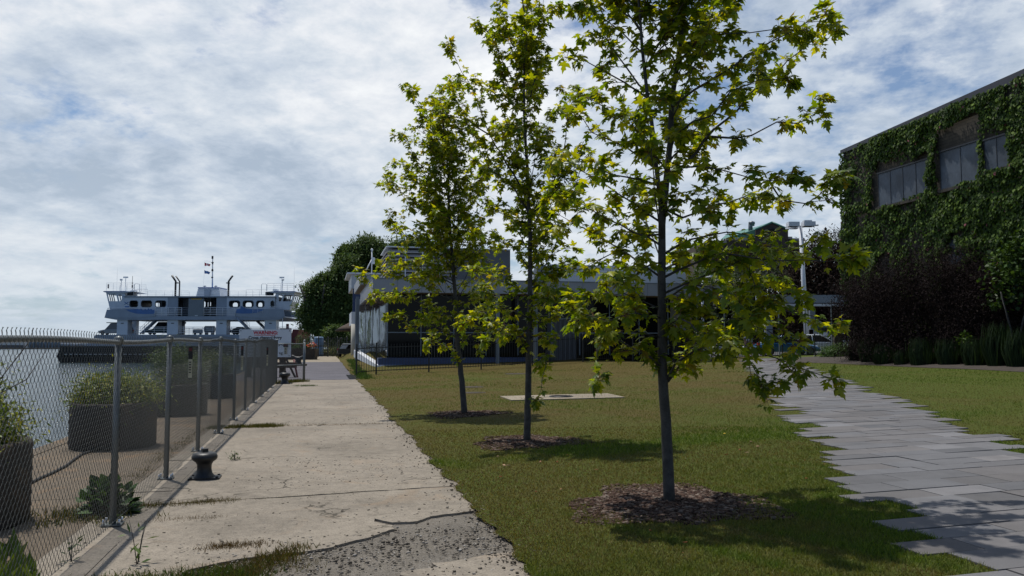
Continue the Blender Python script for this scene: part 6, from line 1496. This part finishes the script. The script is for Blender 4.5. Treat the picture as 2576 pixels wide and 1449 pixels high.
# ================================================================== MAPLES
def maple(num, base, Y, trunk, branches, lab, leaf=.115, seed=1, dens=1., cols=None, filler=0, twig=.30, fl=1.):
    """trunk and limbs follow traced lines at the tree's own distance; limbs also reach towards and away from the viewer"""
    g = np.random.default_rng(seed); o = thing('maple_tree', lab, 'tree', base, 0, 'young maples on the lawn'); O = Vector(base)
    def W(px, py, dy): return atY(px, py, Y+dy)-O
    tb = MB(); nodes = []
    def limb(pts, r0, r1, lv=1):
        # subdivide with a light wobble
        P = [pts[0]]
        for i in range(len(pts)-1):
            n = max(1, int((pts[i+1]-pts[i]).length/.16))
            for k in range(1, n+1): P.append(pts[i].lerp(pts[i+1], k/n)+Vector(g.normal(size=3))*.010*lv)
        rs = [r0+(r1-r0)*(k/(len(P)-1))**.8 for k in range(len(P))]
        tb.tube(P, rs, 10 if r0 > .03 else 6 if r0 > .01 else 4); return P
    for tr_, r0, r1 in trunk:
        P = [W(a, b, d) for a, b, d in tr_]; P[0] = Vector((P[0].x, P[0].y, P[0].z))
        T = limb(P, r0, r1, .25); nodes.append((T, 1.))
    allb = []
    for pts, dy in branches:
        n = len(pts); P = [W(a, b, dy*(i/(n-1))**1.1) for i, (a, b) in enumerate(pts)]
        ln = sum((P[i+1]-P[i]).length for i in range(n-1)); r = .006+.0048*ln
        allb.append((limb(P, min(.020, r), .003), .18))
    for k in range(filler):
        T = nodes[int(g.integers(0, len(nodes)))][0]; i = int(len(T)*(.30+.62*g.random())); p = T[min(i, len(T)-1)]; frac = i/len(T)
        a = g.random()*6.283; Lb = fl*(1.45-.85*frac)*(.55+.6*g.random())
        d1 = Vector((math.cos(a)*.62, math.sin(a), .75+.3*g.random())).normalized()
        P = limb([p, p+d1*Lb*.5, p+d1*Lb+Vector((0, 0, .12*Lb))], .010, .003); allb.append((P, .40))
    pos = []; outd = []
    for P, w in allb:
        n = len(P); s0 = int(n*(w if n > 6 else .0))
        for i in range(s0, n):
            d = (P[min(i+1, n-1)]-P[max(i-1, 0)]).normalized()
            if g.random() < .75*dens or i == n-1:
                q = rdir(1, g)[0]; td = (d*.7+Vector(q)*.85+Vector((0, 0, .15))).normalized(); tl = twig*(.3+.9*g.random())*(1 if i < n-1 else .6)
                Q = [P[i], P[i]+td*tl*.5, P[i]+td*tl+Vector((0, 0, -.02))]; tb.tube(Q, [.0042, .003, .0018], 4, cap=False)
                for k in range(int(6+5*g.random()+.5)):
                    t_ = .3+.7*g.random(); c_ = Q[0].lerp(Q[2], t_)
                    for _ in range(2): pos.append(c_); outd.append(td)
            for _ in range(5): pos.append(P[i]); outd.append(d)
        for _ in range(5): pos.append(P[-1]); outd.append((P[-1]-P[-2]).normalized())
    for T, w in nodes:   # a few leaves on upper leader
        n = len(T)
        for i in range(int(n*.45), n):
            if g.random() < .35: pos.append(T[i]); outd.append(Vector(rdir(1, g)[0]))
    pos = np.array([tuple(p) for p in pos]); outd = np.array([tuple(p) for p in outd]); n = len(pos)
    # petiole carries the blade out and up, the blade droops
    pd = unit(outd*.35+rdir(n, g)*.8+np.array([0, 0, .25])); pl = leaf*(.35+.6*g.random(n))
    st = pos; P = pos+pd*pl[:, None]
    tip = pd*.85+rdir(n, g)*.45+np.array([0, 0, -.55]); nr = np.array([-.2, .2, 1.25])+pd*.4+rdir(n, g)*.55
    cols = cols or [(.050, .095, .008), (.100, .155, .010), (.165, .210, .012), (.25, .265, .016)]
    c = colmix(n, cols, g, .25); old = g.random(n) < .02; c[old] = np.array([.20, .17, .02])*(.6+.7*g.random((old.sum(), 1)))
    leaves('crown', P, tip, nr, leaf*(.45+.8*g.random(n)), MAPLE, c, 'maple_leaf', o)
    tb.build('trunk', 'bark', o)
    # petioles
    rt = MB(); e = unit(np.cross(pd, rdir(n, g)))*.0016
    V = np.stack([st-e, st+e, P+e, P-e], 1).reshape(-1, 3); arr_mesh('leaf_stalks', V, (np.arange(n*4).reshape(-1, 4)), None, 'dead_leaf', o)
    print('maple', num, n, 'leaves'); return o
def zr(pts, ox, oy, s): return [((ox+x/s)*.629, (oy+y/s)*.629) for x, y in pts]
A_ = lambda p: zr(p, 2300, 0, 1.61); B_ = lambda p: zr(p, 1500, 0, 1.61); C_ = lambda p: zr(p, 1450, 700, 1.3176)
Y3 = TREES[3].y; Y2 = TREES[2].y; Y1 = TREES[1].y
br3 = [
 (A_([(610, 1140), (780, 980), (900, 840), (1000, 760), (1100, 640), (1300, 470), (1440, 320), (1640, 200)]), .8),
 (A_([(620, 690), (760, 580), (980, 450), (1120, 350), (1250, 270), (1480, 150), (1590, 100)]), -.6),
 (A_([(650, 520), (720, 460), (820, 290), (900, 120), (1000, 0)]), .5),
 (A_([(600, 1120), (680, 1080), (800, 1075), (950, 1100), (1100, 1140), (1250, 1170), (1420, 1170)]), -.7),
 (A_([(1250, 1170), (1330, 1280), (1480, 1310), (1580, 1250), (1660, 1180)]), -.3),
 (A_([(880, 880), (1020, 890), (1150, 870), (1300, 780), (1430, 790), (1560, 730), (1600, 670)]), .2),
 (A_([(585, 1350), (700, 1400), (850, 1350), (1000, 1290), (1150, 1250), (1310, 1310)]), .6),
 (A_([(660, 400), (800, 240), (950, 220), (1130, 200), (1320, 180), (1450, 200)]), -.4),
 (A_([(1110, 350), (1060, 400), (1130, 450)]), .1), (A_([(615, 900), (760, 790), (880, 740), (1000, 590), (1180, 520), (1360, 500)]), -.9),
 (A_([(600, 1050), (680, 950), (760, 840), (850, 780)]), .9), (A_([(605, 1130), (500, 980), (400, 850), (340, 740)]), -.7),
 (A_([(470, 600), (410, 550), (340, 430), (200, 250), (80, 50)]), .4), (A_([(430, 340), (300, 210), (130, 90), (60, 30)]), -.3),
 (A_([(480, 640), (330, 530), (200, 470), (60, 400), (-60, 380)]), -.5), (A_([(540, 1100), (330, 950), (100, 850), (0, 700)]), .6),
 (A_([(550, 1200), (350, 1150), (150, 1100), (-80, 1040)]), -.6), (A_([(500, 900), (420, 780), (250, 740), (100, 640), (20, 620)]), .9),
 (A_([(690, 190), (620, 90), (580, 20)]), .2), (A_([(690, 190), (760, 60), (800, 0)]), -.2), (A_([(640, 400), (560, 560), (520, 640)]), -.4), (A_([(420, 200), (320, 60), (290, 0)]), .2),
 ([(1672, 965), (1700, 915), (1745, 880), (1800, 868), (1870, 880), (1950, 900), (2010, 925), (2095, 955)], -.7),
 ([(1680, 960), (1720, 905), (1770, 860), (1830, 830), (1900, 820)], .9),
 ([(1668, 935), (1640, 900), (1600, 880), (1540, 850), (1470, 815)], -.5), ([(1665, 900), (1630, 860), (1600, 800), (1560, 770)], .5),
 ([(1667, 820), (1740, 780), (1850, 760), (1950, 772), (2040, 795), (2100, 818)], .1),
 ([(1667, 740), (1760, 700), (1880, 650), (1980, 625), (2045, 600)], -.4), ([(1666, 700), (1800, 640), (1900, 650), (2020, 655), (2145, 650)], -.9),
 ([(1668, 640), (1740, 600), (1830, 580), (1920, 600), (1990, 640)], .5), ([(1667, 860), (1750, 820), (1840, 800), (1930, 830), (1990, 870)], -.9),
 ([(1667, 880), (1730, 850), (1800, 900), (1880, 900), (1905, 950), (1935, 968)], -.2),
 ([(1666, 700), (1580, 640), (1480, 580), (1410, 540)], .6), ([(1666, 780), (1570, 740), (1500, 745), (1440, 750)], .2), ([(1666, 800), (1600, 790), (1530, 800), (1460, 790)], -.9),
 ([(1664, 850), (1570, 835), (1500, 870), (1500, 960)], -.3), ([(1666, 620), (1560, 570), (1450, 510), (1400, 480)], -.5), ([(1664, 560), (1560, 490), (1470, 430), (1400, 400)], .3),
 ([(1667, 760), (1730, 720), (1790, 720), (1850, 740)], -1.1), ([(1667, 680), (1720, 640), (1770, 640), (1830, 700)], .9), ([(1668, 830), (1710, 800), (1760, 830), (1830, 850)], -1.2),
 ([(1666, 590), (1600, 600), (1520, 650), (1450, 680)], .8), ([(1666, 660), (1590, 690), (1520, 700)], -1.), ([(1668, 540), (1730, 500), (1770, 520)], -.6),
 ([(1880, 650), (1900, 720), (1930, 760)], -.3), ([(1850, 760), (1900, 700), (1960, 700)], .3), ([(1840, 800), (1900, 780), (1990, 740)], -.5),
 ([(1733, -120), (1800, -220), (1900, -300)], .6), ([(1733, -150), (1650, -260), (1560, -320)], -.6), ([(1730, -60), (1830, -120), (1960, -150)], -.8), ([(1735, -60), (1640, -140), (1500, -180)], .8), ([(1738, -250), (1790, -340), (1850, -400)], -.5), ([(1738, -260), (1680, -360), (1640, -430)], .5), ([(1720, 40), (1850, -40), (2010, -80)], .3), ([(1600, -20), (1500, -80), (1400, -110)], -.3)]
maple(3, TREES[3], Y3, [([(1685, 1280, 0), (1678, 1120, 0), (1671, 1000, 0), (1666, 900, 0), (1665, 700, 0), (1666, 566, .02), (1677, 449, .05), (1687, 352, .05), (1689, 254, .05), (1704, 164, 0), (1716, 70, 0), (1728, -60, 0), (1735, -170, 0), (1738, -300, 0), (1742, -430, 0)], .060, .010),
    ([(1666, 600, 0), (1659, 488, -.1), (1650, 410, -.15), (1644, 351, -.2), (1628, 234, -.2), (1615, 117, -.2), (1603, -40, -.2), (1596, -180, -.2), (1592, -300, -.2)], .028, .006)],
    br3, 'largest and nearest young maple, wide yellow-green crown over a slim grey trunk', .100, 5, 1., filler=26, twig=.26)
br2 = [
 (B_([(985, 1400), (1080, 1320), (1150, 1180), (1230, 900), (1240, 720), (1300, 600)]), .4), (B_([(990, 700), (1040, 420), (1080, 60), (1085, -60)]), -.3), (B_([(955, 600), (880, 500), (820, 390), (760, 250), (700, 180)]), .5),
 (B_([(960, 720), (850, 650), (700, 560), (600, 540), (570, 600)]), -.5), (B_([(980, 1280), (850, 1050), (740, 870), (640, 600), (560, 460), (490, 330)]), .3), (B_([(980, 1350), (900, 1220), (740, 1090), (640, 880), (560, 720)]), -.6),
 (B_([(740, 870), (600, 770), (480, 740), (300, 690), (235, 600)]), -.2), (B_([(970, 180), (900, 120), (850, 110)]), .2), (B_([(990, 170), (1100, 100), (1160, 40)]), .1), (B_([(960, 820), (870, 830), (780, 800)]), .7), (B_([(985, 900), (1040, 880), (1060, 940)]), -.6),
 (B_([(960, 500), (1060, 470), (1110, 400)]), .4), (B_([(985, 1200), (1060, 1120), (1130, 1100)]), -.4), (B_([(1200, 1150), (1300, 1080), (1330, 960)]), .3), (B_([(1150, 1200), (1240, 1230), (1400, 1130)]), -.3), (B_([(960, 250), (900, 200), (780, 200)]), -.4),
 (B_([(975, 1100), (900, 1000), (830, 960), (700, 1060)]), .5),
 (C_([(868, 900), (820, 830), (750, 790), (640, 760), (560, 770)]), .5), (C_([(868, 930), (830, 860), (700, 820), (640, 860)]), -.5), (C_([(880, 640), (780, 580), (700, 550), (600, 500)]), .7), (C_([(882, 500), (800, 380), (700, 340), (600, 300)]), -.5),
 (C_([(884, 480), (960, 430), (1060, 390)]), .5), (C_([(878, 800), (980, 765), (1070, 720), (1110, 690)]), -.3), (C_([(882, 600), (1000, 540), (1090, 480)]), .6), (C_([(880, 700), (960, 660), (1040, 600)]), -.8), (C_([(880, 760), (800, 720), (690, 700)]), -.8),
 (C_([(884, 400), (820, 300), (780, 200)]), .8), (C_([(884, 420), (960, 320), (1040, 260)]), -.7), (C_([(884, 300), (780, 220), (690, 180)]), .2), (C_([(870, 860), (930, 850), (980, 880), (960, 1000), (935, 1130), (920, 1190)]), -.8), (C_([(882, 560), (940, 600), (1000, 700)]), .9), (C_([(880, 660), (760, 640), (640, 620)]), .1)]
maple(2, TREES[2], Y2, [([(1326, 1120, 0), (1328, 1000, 0), (1331, 850, 0), (1334, 700, 0), (1333, 600, 0), (1329, 500, 0), (1327, 430, 0), (1319, 312, 0), (1318, 195, 0), (1322, 58, 0), (1310, -30, 0)], .062, .010)],
    br2, 'middle young maple of the row, tall narrow crown between the other two', .106, 8, 1.05, filler=22, twig=.34, fl=1.1)
br1 = [
 (C_([(515, 990), (490, 930), (420, 895), (340, 870)]), .5), (C_([(500, 860), (400, 800), (250, 800), (160, 750)]), -.4), (C_([(490, 780), (350, 690), (200, 640), (60, 640)]), .4), (C_([(485, 660), (350, 600), (180, 520), (10, 535)]), -.3), (C_([(485, 580), (300, 480), (150, 470)]), .7),
 (C_([(475, 440), (330, 350), (230, 330), (180, 310)]), -.5), (C_([(465, 320), (350, 200), (240, 150), (160, 50)]), .3), (C_([(505, 900), (600, 830), (700, 800)]), -.5), (C_([(490, 660), (560, 560), (640, 500)]), .6), (C_([(480, 500), (600, 400), (690, 330)]), -.6),
 (C_([(470, 350), (580, 240), (650, 150)]), .5), (C_([(460, 200), (560, 80), (640, 0)]), -.4), (C_([(260, 340), (180, 300), (130, 230)]), .1), (C_([(500, 820), (580, 740), (640, 700)]), .9), (C_([(495, 760), (420, 720), (330, 760)]), -.9),
 (B_([(440, 1300), (330, 1200), (220, 1100), (180, 1060)]), -.5), (B_([(445, 1250), (300, 1100), (220, 950), (170, 870)]), .4), (B_([(450, 1100), (400, 900), (330, 760), (250, 650), (225, 600)]), -.2), (B_([(450, 1000), (470, 820), (440, 610)]), .3), (B_([(440, 1400), (250, 1300), (130, 1200), (90, 1150)]), .6),
 (B_([(455, 1200), (560, 1000), (540, 850)]), -.4), (B_([(460, 1300), (620, 1250), (690, 1120)]), .3), (C_([(480, 560), (380, 520), (300, 560)]), -.9), (C_([(470, 420), (540, 400), (600, 470)]), 1.), (C_([(475, 480), (380, 420), (330, 440)]), .9), (C_([(450, 100), (330, 60), (240, 10)]), -.7), (C_([(455, 120), (540, 20), (570, -80)]), .6),
 (C_([(490, 700), (570, 660), (660, 640)]), -.9), (B_([(450, 900), (400, 780), (390, 680)]), .3)]
maple(1, TREES[1], Y1, [([(1169, 1047, 0), (1162, 960, 0), (1155, 900, 0), (1150, 846, 0), (1145, 740, 0), (1138, 650, 0), (1130, 540, 0), (1127, 440, 0), (1122, 370, 0), (1113, 290, 0), (1105, 245, 0)], .075, .010)],
    br1, 'farthest young maple of the row, leaning slim trunk and dense oval crown', .112, 12, 1.2, filler=38, twig=.42, fl=1.35)
